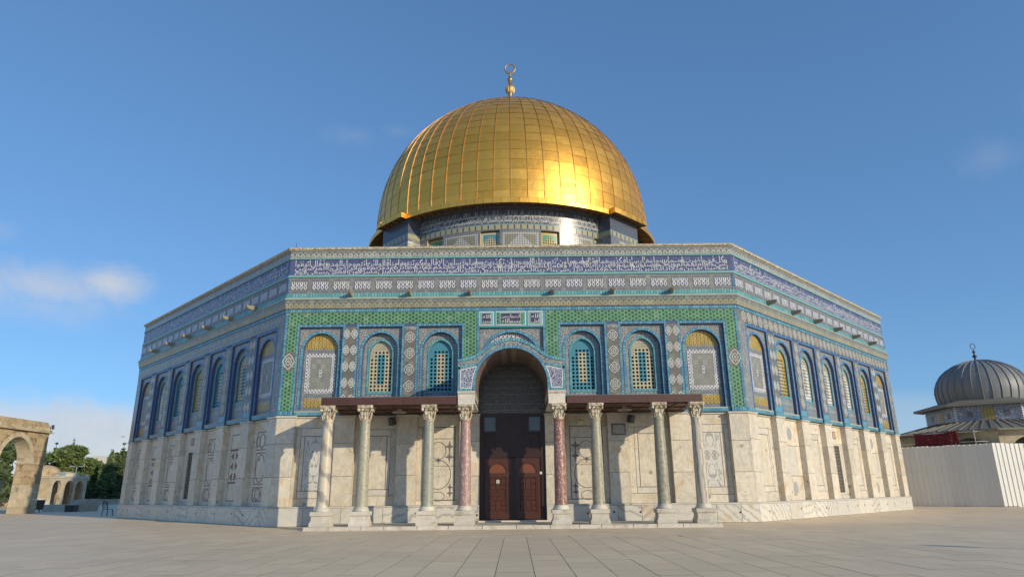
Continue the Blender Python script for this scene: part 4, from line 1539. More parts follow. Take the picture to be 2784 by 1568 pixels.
# canopies either side of the arch
for s in (-1, 1):
    mb = MB(); a, b = sorted((s * 2.17, s * 7.52))
    fbox(mb, a, b, .0, PF - .05, CT, CT + .05, 0)                              # soffit boards
    for i in range(9): x = a + (b - a) * (i + .5) / 9; fbox(mb, x - .035, x + .035, .05, PF - .1, CT - .035, CT, 0)
    for oo in (.08, 1.5, PF - .22): fbox(mb, a + .03, b - .03, oo, oo + .09, CT - .05, CT, 0)
    can = mb.build('canopy', 'wood_soffit', shrine)
    mb = MB()
    mb.hexa([P(a, PF, CT + .30), P(b, PF, CT + .30), P(b, 0, CT + .36), P(a, 0, CT + .36), P(a, PF, CT + .315), P(b, PF, CT + .315), P(b, 0, CT + .40), P(a, 0, CT + .40)])
    mb.build('canopy_roof', 'lead_roof', can)
    n = 5
    for i in range(n):
        x0, x1 = a + (b - a) * i / n, a + (b - a) * (i + 1) / n
        m_ = MB(); fbox(m_, x0 + .003, x1 - .003, PF - .05, PF + rs.uniform(-.004, .004), CT + .002, CT + .305); m_.build('fascia_panel', 'copper_sheet', can)
    for i in range(3):
        e = s * 7.52; a2, b2 = sorted((e, e - s * .04))
        m_ = MB(); fbox(m_, a2, b2, .02 + i * 1.0, 1.01 + i * 1.0, CT + .002, CT + .30); m_.build('fascia_panel', 'copper_sheet', can)
    # ring lamp
    m_ = MB(); x = s * 4.62; rr = .27
    m_.tube([P(x + rr * math.cos(2 * PI * i / 24), 1.9 + rr * math.sin(2 * PI * i / 24), CT - .16) for i in range(25)], .022, 8)
    m_.tube([P(x - .1, 1.9, CT - .05), P(x + .1, 1.9, CT - .05)], .02, 6)
    for i in range(3): q = 2 * PI * i / 3; m_.tube([P(x + rr * math.cos(q), 1.9 + rr * math.sin(q), CT - .16), P(x, 1.9, CT - .05)], .005, 5)
    m_.build('ring_lamp', 'metal_pale', can)

# arched hood over the door
AZ, AR = 5.42, 1.43


def hood_top(x):
    x = abs(x)
    pts = [(0, 7.28), (.35, 7.24), (.7, 7.09), (1.0, 6.89), (1.25, 6.69), (1.42, 6.59), (1.6, 6.53), (1.9, 6.46), (2.14, 6.42)]
    for (a, za), (b, zb) in zip(pts[:-1], pts[1:]):
        if x <= b + 1e-6: return za + (zb - za) * (x - a) / (b - a)
    return pts[-1][1]


def hood_bot(x): return AZ + math.sqrt(max(0, AR * AR - x * x)) if abs(x) < AR else 5.14


xs_ = sorted(set([-2.14, -1.9, -1.7] + [-AR * math.cos(PI * i / 36) for i in range(37)] + [1.7, 1.9, 2.14, -AR - .0005, AR + .0005]))
mb = MB()
O0, O1 = .0, PF
for x0, x1 in zip(xs_[:-1], xs_[1:]):
    if x1 - x0 < .001:
        mb.poly([P(x0, O0, 5.14), P(x0, O1, 5.14), P(x0, O1, AZ), P(x0, O0, AZ)], 1); continue
    b0, b1, t0, t1 = hood_bot(x0), hood_bot(x1), hood_top(x0), hood_top(x1)
    mb.poly([P(x0, O1, b0), P(x1, O1, b1), P(x1, O1, t1), P(x0, O1, t0)], 0)
    mb.poly([P(x0, O0, t0), P(x1, O0, t1), P(x1, O1, t1), P(x0, O1, t0)], 2)
    mb.poly([P(x0, O0, b0), P(x1, O0, b1), P(x1, O1, b1), P(x0, O1, b0)], 1)
for s in (-1, 1):
    mb.poly([P(s * 2.14, O0, 5.14), P(s * 2.14, O1, 5.14), P(s * 2.14, O1, 6.42), P(s * 2.14, O0, 6.42)], 3)
hood = mb.build('arched_hood', ['bead_band', 'soffit_brick', 'lead_roof', 'brick_teal'], shrine)
mb = MB()
tp = [(x, hood_top(x) - .13) for x in [-2.14 + 4.28 * i / 60 for i in range(61)]]
bricks(mb, tp, .13, PF - .2, PF + .03, .085, .02)
o = mb.build('crest_bricks', ['brick_teal', 'grout_blue'], hood); o['kind'] = 'stuff'
mb = MB()
bricks(mb, [(-AR, 5.16)] + [(-AR * math.cos(PI * i / 40), AZ + AR * math.sin(PI * i / 40)) for i in range(41)] + [(AR, 5.16)], .11, PF - .2, PF + .025, .08, .018)
o = mb.build('arch_bricks', ['brick_blue', 'grout_blue'], hood); o['kind'] = 'stuff'
mb = MB()
for s in (-1, 1):
    pp = [(s * 2.14, 6.0), (s * 1.36, 6.17)] if s > 0 else [(-2.14, 6.0), (-1.36, 6.17)]
    pp = sorted(pp); bricks(mb, pp, .10, PF - .1, PF + .022, .08, .018)
    a, b = sorted((s * 2.14, s * 2.05)); bricks(mb, [(b, 5.16), (b, 6.2)], .09, PF - .1, PF + .022, .08, .018)
    a, b = sorted((s * 2.05, s * 1.56)); bricks(mb, [(a, 5.15), (b, 5.15)], .09, PF - .1, PF + .022, .08, .018)
o = mb.build('shoulder_bricks', ['brick_teal', 'grout_blue'], hood); o['kind'] = 'stuff'
for s in (-1, 1):
    q = [(s * 2.03, 5.26), (s * 1.58, 5.26), (s * 1.565, 5.53), (s * 1.50, 5.83), (s * 1.39, 6.12), (s * 2.03, 5.98)]
    m_ = MB(); m_.poly([P(x, PF + .012, z) for x, z in q], 0)
    cx = sum(x for x, z in q) / 6; cz = sum(z for x, z in q) / 6
    n = len(q)
    for i in range(n):
        a = Vector(q[i]); b = Vector(q[(i + 1) % n]); d_ = (b - a).normalized(); nn = Vector((-d_.y, d_.x)) * .014
        m_.hexa([P((a + nn).x, PF, (a + nn).y), P((b + nn).x, PF, (b + nn).y), P((b - nn).x, PF, (b - nn).y), P((a - nn).x, PF, (a - nn).y),
                 P((a + nn).x, PF + .02, (a + nn).y), P((b + nn).x, PF + .02, (b + nn).y), P((b - nn).x, PF + .02, (b - nn).y), P((a - nn).x, PF + .02, (a - nn).y)], 1)
    m_.build('floral_panel', ['blue_floral', 'tile_white'], hood)
    # impost block on the column, running back to the wall
    m_ = MB(); a, b = sorted((s * 1.46, s * 2.12))
    fbox(m_, a, b, .0, PF - .02, CT + .001, 5.04)
    fbox(m_, a - .02, b + .02, .0, PF + .02, 5.04, 5.07)
    for i in range(12): fbox(m_, a - .02 + (b - a + .04) * i / 12 + .006, a - .02 + (b - a + .04) * (i + 1) / 12 - .006, PF - .1, PF + .05, 5.07, 5.12)
    fbox(m_, a - .02, b + .02, .0, PF + .03, 5.115, 5.138)
    m_.build('impost_block', 'marble_clean', hood)
    m_ = MB(); x = s * 1.455; m_.tube([P(x, .3, 4.72), P(x, PF - .3, 4.80)], .02, 6); m_.tube([P(x, .3, 4.82), P(x, PF - .3, 4.9)], .015, 6); m_.build('iron_tie', 'iron', hood)

# doorway: lunette and double door
mb = MB()
mb.poly([P(x, -.08, z) for x, z in ([(-1.45, 4.60), (1.45, 4.60)] + [(1.45 * math.cos(PI * i / 28), 5.42 + 1.44 * math.sin(PI * i / 28)) for i in range(29)])])
lun = mb.build('door_lunette', 'lunette_tile', shrine)
m_ = MB()
for z in (4.64, 5.33, 5.60, 5.87, 6.14, 6.41): 
    w_ = math.sqrt(max(.1, 1.44 ** 2 - max(0, z - 5.34) ** 2)) - .1; fbox(m_, -w_, w_, -.1, -.06, z - .012, z + .012)
m_.build('lunette_lines', 'inlay_dark', lun)
door = bpy.data.objects.new('double_door', None); COL.objects.link(door); door.parent = shrine; door['label'] = 'tall dark brown panelled double door with glazed transom'
mb = MB(); DO = -.10
fbox(mb, -1.42, 1.42, -.4, -.22, .17, 4.62, 0)
for q in ((-1.42, -1.22), (1.22, 1.42), (-.12, .12)): fbox(mb, q[0], q[1], -.3, DO, .17, 4.60 if abs(q[0]) > 1 else 2.75)
for q in ((2.72, 2.98), (4.46, 4.60), (2.98, 3.05)): fbox(mb, -1.22, 1.22, -.3, DO - (.0 if q[0] != 2.98 else .03), q[0], q[1])
for q in ((-.73, -.60), (.60, .73)): fbox(mb, q[0], q[1], -.3, DO - .01, 3.05, 4.46)
for s in (-1, 1): a, b = sorted((s * 1.22, s * .73)); fbox(mb, a, b, -.3, DO - .01, 3.74, 3.84)
mb.build('door_frame', 'wood_dark', door)
m_ = MB()
fbox(m_, -.60, .60, -.3, DO - .04, 3.05, 4.46)
for a, b in (((0, 4.34), (.52, 3.76)), ((.52, 3.76), (0, 3.18)), ((0, 3.18), (-.52, 3.76)), ((-.52, 3.76), (0, 4.34))):
    a = Vector(a); b = Vector(b); d_ = (b - a).normalized(); nn = Vector((-d_.y, d_.x)) * .02
    m_.hexa([P((a + nn).x, DO - .05, (a + nn).y), P((b + nn).x, DO - .05, (b + nn).y), P((b - nn).x, DO - .05, (b - nn).y), P((a - nn).x, DO - .05, (a - nn).y),
             P((a + nn).x, DO - .015, (a + nn).y), P((b + nn).x, DO - .015, (b + nn).y), P((b - nn).x, DO - .015, (b - nn).y), P((a - nn).x, DO - .015, (a - nn).y)])
m_.build('transom_panel', 'wood_dark', door)
for s in (-1, 1):
    for z0, z1 in ((3.05, 3.74), (3.84, 4.46)):
        a, b = sorted((s * 1.22, s * .73)); m_ = MB(); fbox(m_, a, b, -.25, -.19, z0, z1); m_.build('window_pane', 'glass' if z0 > 3.5 else 'wood_dark', door)
    c = s * .64
    m_ = MB(); fbox(m_, c - .56, c + .56, -.24, -.15, .20, 2.72); lf = m_.build('door_leaf', 'wood_door', shrine)
    m_ = MB(); o_ = -.15
    ap_ = [(c - .45 * math.cos(PI * i / 20), 2.08 + .47 * math.sin(PI * i / 20)) for i in range(21)]
    for t0, t1, oo in ((0, .05, .045), (.05, .09, .025)):
        for (x0, z0), (x1, z1) in zip(ap_[:-1], ap_[1:]):
            f0 = lambda x, z, t: (c + (x - c) * (1 - t / .45), 2.08 + (z - 2.08) * (1 - t / .47))
            q = [f0(x0, z0, t0), f0(x1, z1, t0), f0(x1, z1, t1), f0(x0, z0, t1)]
            m_.hexa([P(x, o_, z) for x, z in q] + [P(x, o_ + oo, z) for x, z in q])
    for sx in (-1, 1):
        for t in (.43, .37): fbox(m_, c + sx * t - .022, c + sx * t + .022, o_, o_ + .035, .50, 1.95)
    fbox(m_, c - .47, c + .47, o_, o_ + .05, 1.90, 2.08); fbox(m_, c - .50, c + .50, o_, o_ + .03, .22, .46)
    m_.build('arch_moulding', 'wood_door', lf)
    m_ = MB(); m_.poly([P(c - .36, o_ + .008, 2.08), P(c + .36, o_ + .008, 2.08)] + [P(c + .36 * math.cos(PI * i / 16), o_ + .008, 2.08 + .38 * math.sin(PI * i / 16)) for i in range(17)]); m_.build('carved_tympanum', 'wood_carved', lf)
    grid = [(-.34, -.12, 1.62, 1.86), (-.34, -.12, 1.40, 1.60), (-.10, .10, 1.40, 1.86), (.12, .34, 1.62, 1.86), (.12, .34, 1.40, 1.60),
            (-.34, -.08, 1.26, 1.37), (-.06, .34, 1.26, 1.37), (-.34, .06, 1.12, 1.23), (.08, .34, 1.12, 1.23), (-.34, -.08, .98, 1.09), (-.06, .34, .98, 1.09),
            (-.34, -.12, .76, .95), (-.34, -.12, .54, .74), (-.10, .10, .54, .95), (.12, .34, .76, .95), (.12, .34, .54, .74)]
    for (a, b, z0, z1) in grid:
        m_ = MB(); m_.hexa([P(c + a, o_, z0), P(c + b, o_, z0), P(c + b, o_, z1), P(c + a, o_, z1), P(c + a + .022, o_ + .022, z0 + .022), P(c + b - .022, o_ + .022, z0 + .022), P(c + b - .022, o_ + .022, z1 - .022), P(c + a + .022, o_ + .022, z1 - .022)])
        m_.build('door_panel', 'wood_door', lf)
m_ = MB(); fbox(m_, -.70, -.57, -.125, -.118, 1.66, 1.80); 
for i in range(4): fbox(m_, -.685, -.60 - .01 * (i % 2), -.12, -.1165, 1.685 + .028 * i, 1.697 + .028 * i, 1)
m_.build('paper_notice', ['paper', 'print_dark'], door)
m_ = MB(); fbox(m_, 1.16, 1.26, -.10, -.093, 2.02, 2.12); m_.build('paper_notice', 'paper', door)
m_ = MB(); fbox(m_, 1.50, 1.70, .0, .006, 1.90, 1.96); m_.build('small_sign', 'paper', door)
# loudspeakers, bracket lamp and framed tile on the porch wall
for s, u_ in ((-1, -5.2), (1, 5.15)):
    m_ = MB(); ct, st_ = math.cos(.5 * s), math.sin(.5 * s)
    c = Vector(P(u_, .22, 4.28)); ax = Vector((ct, st_, 0)); ay = Vector((-st_, ct, .35)).normalized(); az2 = ax.cross(ay)
    m_.obox(c, ax * .11, ay * .12, az2 * .16, 0); m_.obox(c - ay * .122, ax * .09, ay * .004, az2 * .14, 1)
    m_.tube([c, Vector(P(u_, -.1, 4.42))], .02, 6, 1)
    lsp = m_.build('loudspeaker', ['iron_dark', 'plastic_black'])
    tag(lsp, 'small black loudspeaker tilted down under the %s canopy of the porch' % ('left' if s < 0 else 'right'), 'loudspeaker', 'porch loudspeakers')
m_ = MB(); m_.lathe([(.0, -.09), (.10, -.07), (.15, -.02), (.16, .04), (.11, .09), (.0, .10)], 16); m_.tube([(0, .28, .08), (0, 0, .09)], .02, 6)
bl = m_.build('wall_lamp', 'lamp_glass', None, True, Matrix.Translation(P(2.98, .02, 4.18))); tag(bl, 'round cream wall lamp above the star inlay right of the door', 'wall lamp')
m_ = MB(); fbox(m_, 4.32, 4.92, .0, .035, 3.62, 4.10, 0); fbox(m_, 4.37, 4.87, .0, .04, 3.67, 4.05, 1)
m_.build('framed_tile', ['frame_purple', 'framed_floral'], shrine)

# ---------------------------------------------------------------- roof, drum and dome
mb = MB()
for k in range(8):
    a0, a1 = R(-22.5 + 45 * k), R(22.5 + 45 * k)
    ro = (AP - .5) / math.cos(PI / 8)
    p0, p1 = (ro * math.cos(a0), ro * math.sin(a0), 11.2), (ro * math.cos(a1), ro * math.sin(a1), 11.2)
    mb.poly([p0, p1, (10.8 * math.cos(a1), 10.8 * math.sin(a1), 13.4), (10.8 * math.cos(a0), 10.8 * math.sin(a0), 13.4)])
mb.build('low_roof', 'lead_roof', shrine)
WW = 2 * PI / 16
dome_win = [WIN0 + WW * i for i in range(-8, 8)]


def cyl(th, r_, z): return (r_ * math.sin(th), -r_ * math.cos(th), z)      # th=0 faces the front


mb = MB()
cuts = []
hw = .69 / DR
n = 360
for i in range(n):
    t0, t1 = 2 * PI * i / n, 2 * PI * (i + 1) / n
    mb.poly([cyl(t0, DR, 18.80), cyl(t1, DR, 18.80), cyl(t1, DR, 20.75), cyl(t0, DR, 20.75)])
for w0 in dome_win:                      # wall between the windows, below their heads
    s0, s1 = w0 + hw, w0 + WW - hw
    for j in range(8):
        t0 = s0 + (s1 - s0) * j / 8; t1 = s0 + (s1 - s0) * (j + 1) / 8
        mb.poly([cyl(t0, DR, 12.2), cyl(t1, DR, 12.2), cyl(t1, DR, 18.80), cyl(t0, DR, 18.80)])
    mb.poly([cyl(w0 - hw, DR, 12.2), cyl(w0 + hw, DR, 12.2), cyl(w0 + hw, DR, 15.9), cyl(w0 - hw, DR, 15.9)])
drum = mb.build('drum', 'drum_tile', shrine)
for i, w0 in enumerate(dome_win):
    if math.cos(w0) < -.2: continue
    m_ = MB()
    di = .22
    a, b = w0 - hw, w0 + hw
    m_.poly([cyl(a, DR, 18.80), cyl(b, DR, 18.80), cyl(b, DR - di, 18.80), cyl(a, DR - di, 18.80)], 2)
    for q in (a, b): m_.poly([cyl(q, DR, 15.9), cyl(q, DR, 18.8), cyl(q, DR - di, 18.8), cyl(q, DR - di, 15.9)], 2)
    N = 8; p_ = 2 * hw / N; pz = p_ * DR; M2 = int((18.72 - 15.9) / pz)
    for ix in range(N):
        for iz in range(M2):
            zt_ = 18.72 - iz * pz; zc = zt_ - pz / 2; tcn = a + (ix + .5) * p_
            edge = ix in (0, N - 1) or iz == 0
            tri = iz >= 2 and abs(ix - 3.5) < iz * .75
            mm = 0 if edge else (1 if not tri else 0)
            if iz == 1 and not edge: mm = 1
            if edge or (not tri):
                m_.poly([cyl(tcn - p_ / 2, DR - di, zt_ - pz), cyl(tcn + p_ / 2, DR - di, zt_ - pz), cyl(tcn + p_ / 2, DR - di, zt_), cyl(tcn - p_ / 2, DR - di, zt_)], mm)
            else:
                hr = .34
                for q in range(8):
                    a0, a1 = PI / 4 * q, PI / 4 * (q + 1)
                    def sqp(an):
                        c_, s_ = math.cos(an), math.sin(an); f_ = .5 / max(abs(c_), abs(s_)); return (c_ * f_, s_ * f_)
                    A0, A1 = sqp(a0), sqp(a1)
                    pts = [A0, A1, (hr * math.cos(a1), hr * math.sin(a1)), (hr * math.cos(a0), hr * math.sin(a0))]
                    m_.poly([cyl(tcn + x * p_, DR - di, zc + z * pz) for x, z in pts], mm)
                    m_.poly([cyl(tcn + hr * math.cos(a0) * p_, DR - di, zc + hr * math.sin(a0) * pz), cyl(tcn + hr * math.cos(a1) * p_, DR - di, zc + hr * math.sin(a1) * pz),
                             cyl(tcn + hr * math.cos(a1) * p_, DR - di - .08, zc + hr * math.sin(a1) * pz), cyl(tcn + hr * math.cos(a0) * p_, DR - di - .08, zc + hr * math.sin(a0) * pz)], mm)
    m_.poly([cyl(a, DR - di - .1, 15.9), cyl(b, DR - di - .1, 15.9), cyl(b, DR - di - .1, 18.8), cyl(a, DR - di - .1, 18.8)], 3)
    gl = 'tile_turq' if i % 2 == 1 else 'tile_greenglaze'
    m_.build('drum_window', ['tile_cream' if i % 2 else 'tile_yellow', gl, 'tile_cream', 'dark_void'], shrine)
BUT = [R(-46.5), R(44.5), R(134.5), R(-136.5)]
BHW = R(8.0)
for bt in BUT:
    m_ = MB(); r1 = 11.75
    pa = [cyl(bt - BHW, r1, 0), cyl(bt + BHW, r1, 0)]
    ax = Vector(cyl(bt, 1, 0)); tx = Vector((math.cos(bt), math.sin(bt), 0)); w_ = 1.66
    q = [ax * 10.3 - tx * w_, ax * 10.3 + tx * w_, ax * 11.85 + tx * w_, ax * 11.85 - tx * w_]
    m_.hexa([(p.x, p.y, 12.2) for p in q] + [(p.x, p.y, 20.7) for p in q]); m_.build('drum_buttress', 'drum_tile', shrine)

ZB, DH, D0 = 20.72, 14.22, 11.5


def dome_r(q): return D0 * max(0.0, 1 - q ** 2.7) ** .71


# eaves ring in gold, breaking forward over the buttresses
def eave_r(th):
    for bt in BUT:
        dd = (th - bt + PI) % (2 * PI) - PI
        if abs(dd) < BHW + R(.6): return 12.5 / math.cos(dd) if abs(dd) < R(20) else 12.5
    return 12.08


N2 = 120
for i in range(N2):
    t0, t1 = 2 * PI * i / N2, 2 * PI * (i + 1) / N2
    if math.cos((t0 + t1) / 2) < -.35: continue
    rr = eave_r((t0 + t1) / 2); m_ = MB(); g = .0006
    q = [(rr, 20.34), (rr + .02, 20.36), (rr + .02, 20.70), (rr - .02, 20.74)]
    for (r0, z0), (r1, z1) in zip(q[:-1], q[1:]): m_.poly([cyl(t0 + g, r0, z0), cyl(t1 - g, r0, z0), cyl(t1 - g, r1, z1), cyl(t0 + g, r1, z1)])
    m_.poly([cyl(t0, rr - .02, 20.74), cyl(t1, rr - .02, 20.74), cyl(t1, 11.3, 20.80), cyl(t0, 11.3, 20.80)])
    for tt in (t0 + g, t1 - g): m_.poly([cyl(tt, rr, 20.34), cyl(tt, rr + .02, 20.70), cyl(tt, 11.3, 20.80), cyl(tt, 11.3, 20.34)])
    m_.build('eave_panel', 'gold', shrine)
m_ = MB()
for i in range(N2):
    t0, t1 = 2 * PI * i / N2, 2 * PI * (i + 1) / N2
    rr = eave_r((t0 + t1) / 2)
    m_.poly([cyl(t0, rr - .01, 20.345), cyl(t1, rr - .01, 20.345), cyl(t1, DR - .05, 20.62), cyl(t0, DR - .05, 20.62)])
    if i % 2 == 0 and rr < 12.2:
        c_ = (t0 + t1) / 2
        for dt in (-.006, .006):
            m_.poly([cyl(c_ + dt - .0022, rr - .1, 20.355), cyl(c_ + dt + .0022, rr - .1, 20.355), cyl(c_ + dt + .0022, DR, 20.56), cyl(c_ + dt - .0022, DR, 20.56)], 1)
    if math.cos((t0 + t1) / 2) < -.35:
        m_.poly([cyl(t0, rr, 20.34), cyl(t1, rr, 20.34), cyl(t1, rr, 20.72), cyl(t0, rr, 20.72)], 1); m_.poly([cyl(t0, rr, 20.72), cyl(t1, rr, 20.72), cyl(t1, 11.3, 20.80), cyl(t0, 11.3, 20.80)], 1)
m_.build('eave_soffit', ['eave_under', 'gold_rib'], shrine)

# rows of equal arc length
NS = 400
arc = [0.0]; prof = [(dome_r(i / NS), ZB + DH * i / NS) for i in range(NS + 1)]
for (r0, z0), (r1, z1) in zip(prof[:-1], prof[1:]): arc.append(arc[-1] + math.hypot(r1 - r0, z1 - z0))
NR = 24; NC = 60


def at_arc(s):
    s = max(0, min(arc[-1], s))
    lo, hi = 0, NS
    while hi - lo > 1:
        mid = (lo + hi) // 2
        if arc[mid] <= s: lo = mid
        else: hi = mid
    f_ = (s - arc[lo]) / max(1e-9, arc[hi] - arc[lo])
    return (prof[lo][0] + (prof[hi][0] - prof[lo][0]) * f_, prof[lo][1] + (prof[hi][1] - prof[lo][1]) * f_)


TOT = arc[-1]
panels = []
for c_ in range(NC):
    for r_ in range(NR):
        th = 2 * PI * (c_ + .5) / NC
        ra, za = at_arc(TOT * (r_ + .5) / NR)
        p = Vector(cyl(th, ra, za)); rb, zb = at_arc(TOT * (r_ + .6) / NR)
        tz = (Vector(cyl(th, rb, zb)) - p).normalized(); tx = Vector((math.cos(th), math.sin(th), 0)); nn = tx.cross(tz)
        v = CAM_LOC - p
        panels.append((max(0, nn.dot(v.normalized())) * ra / v.length_squared, c_, r_))
panels.sort(reverse=True)
near = set((c_, r_) for _, c_, r_ in panels[:300])
mb = MB(); mb.lathe([(max(.05, r_ - .03), z) for r_, z in prof[::10]], 90)
domeo = mb.build('golden_dome', 'gold_rib', shrine, True)
rest = MB()
rg = random.Random(9)
for _, c_, r_ in panels:
    t = MB() if (c_, r_) in near else rest
    g = .0016; t0, t1 = 2 * PI * c_ / NC + g, 2 * PI * (c_ + 1) / NC - g
    s0, s1 = TOT * r_ / NR - .01, TOT * (r_ + 1) / NR + .004
    k0 = len(t.v); nx, nyy = 4, 4
    tilt = rg.uniform(-.017, .017); tl2 = rg.uniform(-.011, .011)
    for j in range(nyy + 1):
        fj = j / nyy
        ra, za = at_arc(s0 + (s1 - s0) * fj)
        rb, zb = at_arc(s0 + (s1 - s0) * fj + .02); d_ = Vector((rb - ra, zb - za)); d_ = d_.normalized() if d_.length > 1e-6 else Vector((-1, 0))
        nr, nzz = d_.y, -d_.x
        off = .016 * (1 - fj) + .004
        for i in range(nx + 1):
            fi = i / nx
            oo = off + tilt * (fi - .5) + tl2 * (fj - .5) - .006 * 4 * (fi - .5) ** 2 + .006
            th = t0 + (t1 - t0) * fi
            t.v.append(cyl(th, max(.02, ra + nr * oo), za + nzz * oo))
    for j in range(nyy):
        for i in range(nx):
            q = k0 + j * (nx + 1) + i
            t.f.append((q, q + 1, q + nx + 2, q + nx + 1)); t.m.append(0)
    if t is not rest: t.build('gold_panel', 'gold', domeo, True)
rest.build('gold_panels_far', 'gold', domeo, True)['kind'] = 'stuff'
rib = MB()
for i in range(40):
    a, b = at_arc(TOT * (i / 40)), at_arc(TOT * min(.985, (i + 1) / 40))
    for (x0, x1) in ((-.022, .022),):
        f0 = min(1, a[0] / 2.5); f1 = min(1, b[0] / 2.5)
        rib.hexa([(x0 * f0, -a[0], a[1]), (x1 * f0, -a[0], a[1]), (x1 * f1, -b[0], b[1]), (x0 * f1, -b[0], b[1]),
                  (x0 * .6 * f0, -a[0] - .06, a[1] + .02), (x1 * .6 * f0, -a[0] - .06, a[1] + .02), (x1 * .6 * f1, -b[0] - .05, b[1] + .04), (x0 * .6 * f1, -b[0] - .05, b[1] + .04)])
rib = rib.mesh('rib', 'gold_rib')
for c_ in range(NC): place(rib, 'rib', domeo, Matrix.Rotation(2 * PI * c_ / NC, 4, 'Z'))
# finial
mb = MB()
pf_ = [(.9, 34.55), (.55, 34.9), (.30, 35.2), (.22, 35.9), (.26, 36.15), (.18, 36.35), (.17, 36.55), (.30, 36.75), (.40, 37.0), (.42, 37.2), (.36, 37.45), (.22, 37.65), (.15, 37.8), (.13, 37.95), (.22, 38.05), (.25, 38.2), (.20, 38.35), (.10, 38.45), (.085, 38.6), (.10, 38.8), (.04, 38.95)]
mb.lathe(pf_, 24)
for i in range(16):
    a = 2 * PI * i / 16; mb.tube([((.30 + .02) * math.cos(a), (.30 + .02) * math.sin(a), 36.75), (.435 * math.cos(a), .435 * math.sin(a), 37.1), (.37 * math.cos(a), .37 * math.sin(a), 37.45)], .02, 5)
mb.tube([(.47 * math.sin(2 * PI * i / 32), 0, 39.38 - .50 * math.cos(2 * PI * i / 32)) for i in range(33)], [.085 - .03 * (1 - math.cos(2 * PI * i / 32)) / 2 for i in range(33)], 10)
fin = mb.build('finial', 'gold_finial', shrine, True); smooth_by_angle(fin, 40)
m_ = MB(); m_.tube([(-14.2, -13.0, 11.8), (-14.2, -13.0, 17.2)], .02, 5); m_.build('lightning_rod', 'iron', shrine)

# ---------------------------------------------------------------- inscriptions
def tall(y, k=2.2, y0=.42): return y if y < y0 else y0 + (y - y0) * k


def text_rows(words, width, rows, fy=1.0, k=2.2):
    """lay words right to left, alternating over stacked rows. rows = [(z, size)]; returns [(verts2d, faces)] fitted to width"""
    tracks = [[] for _ in rows]
    for i, w in enumerate(words): tracks[i % len(rows)].append(w)
    out = []
    for (z, size), tr in zip(rows, tracks):
        tot = sum(word_mesh(w)[3] - word_mesh(w)[2] + .10 for w in tr)
        sx = width / tot
        x = width / 2
        for w in tr:
            vs, fs, a, b = word_mesh(w)
            x -= (b - a) * sx
            out.append(([(x + (vx - a) * sx, z + tall(vy, k) * size * fy) for vx, vy in vs], fs))
            x -= .10 * sx
    return out


for k, txt in ((0, YS_F), (1, YS_R), (7, YS_L)):
    mb = MB()
    for vs, fs in text_rows(txt.split(), 20.2, [(11.47, .30), (11.29, .30), (11.10, .31)], 1.0, 2.2):
        k0 = len(mb.v); zc = lambda z: min(11.78, max(11.05, z))
        mb.v += [P(x, .026, zc(z)) for x, z in vs]; mb.f += [tuple(k0 + i for i in f_) for f_ in fs]; mb.m += [0] * len(fs)
    mb.build('calligraphy', 'letter_white', INS[k])
mb = MB()
for vs, fs in text_rows((SURA + ' ' + SURA).split(), 15.6, [(19.80, .46), (19.42, .48)], 1.0, 2.0):
    k0 = len(mb.v)
    mb.v += [cyl(x / DR - .015, DR + .012, min(20.42, max(19.27, z))) for x, z in vs]; mb.f += [tuple(k0 + i for i in f_) for f_ in fs]; mb.m += [0] * len(fs)
mb.build('drum_calligraphy', 'tile_white', drum)
# the three plaques over the door
mb = MB()


def plaque(words, cx, w_, rows, k=1.6):
    for vs, fs in text_rows(words.split(), w_, rows, 1.0, k):
        k0 = len(mb.v); mb.v += [P(cx + x, .066, min(9.10, max(8.63, z))) for x, z in vs]
        mb.f.extend(tuple(k0 + i for i in f_) for f_ in fs); mb.m.extend([0] * len(fs))


plaque('الله محمد', -1.125, .40, [(8.88, .19), (8.66, .19)])
plaque('الله العلي', 1.095, .40, [(8.88, .19), (8.66, .19)])
plaque('الرحيم بسم الرحمن الله', -.02, .86, [(8.90, .17), (8.67, .20)])
mb.build('plaque_lettering', 'tile_white', pq)
mb = MB()
for (z, sz) in ((4.72, .2), (5.00, .2), (5.40, .2), (5.67, .2), (5.94, .2), (6.21, .2)):
    w_ = 2 * (math.sqrt(max(.1, 1.40 ** 2 - max(0, z + .15 - 5.42) ** 2)) - .15)
    ws = SURA.split(); st = int(z * 7) % 20
    for vs, fs in text_rows(ws[st:st + int(w_ * 4)], w_, [(z, sz)], 1.0, 1.3):
        k0 = len(mb.v); mb.v += [P(x, -.07, zz) for x, zz in vs]; mb.f.extend(tuple(k0 + i for i in f_) for f_ in fs); mb.m.extend([0] * len(fs))
mb.build('lunette_lettering', 'inlay_pale', lun)['kind'] = 'stuff'

# ================================================================== SURROUNDINGS
rs = random.Random(21)
# ---------------------------------------------------------------- free-standing stone arcade on the left
AX, AT = -39.4, 1.15             # east face, thickness
arc_o = empty('stone_arcade', 'weathered ochre stone arcade with pointed arch at the left edge', 'arcade', (AX - AT / 2, 2.5, 0))
AI = Matrix.Translation((-(AX - AT / 2), -2.5, 0))
AW2, ASP, AH2, APER, ACY = 1.75, 3.95, 1.95, 4.75, -.10
SPIER = [(1.65, 3.30), (-3.10, -1.85), (-7.85, -6.60)]


def ypoly(mb, pts, x, m=0): mb.poly([(x, y, z) for y, z in pts], m)


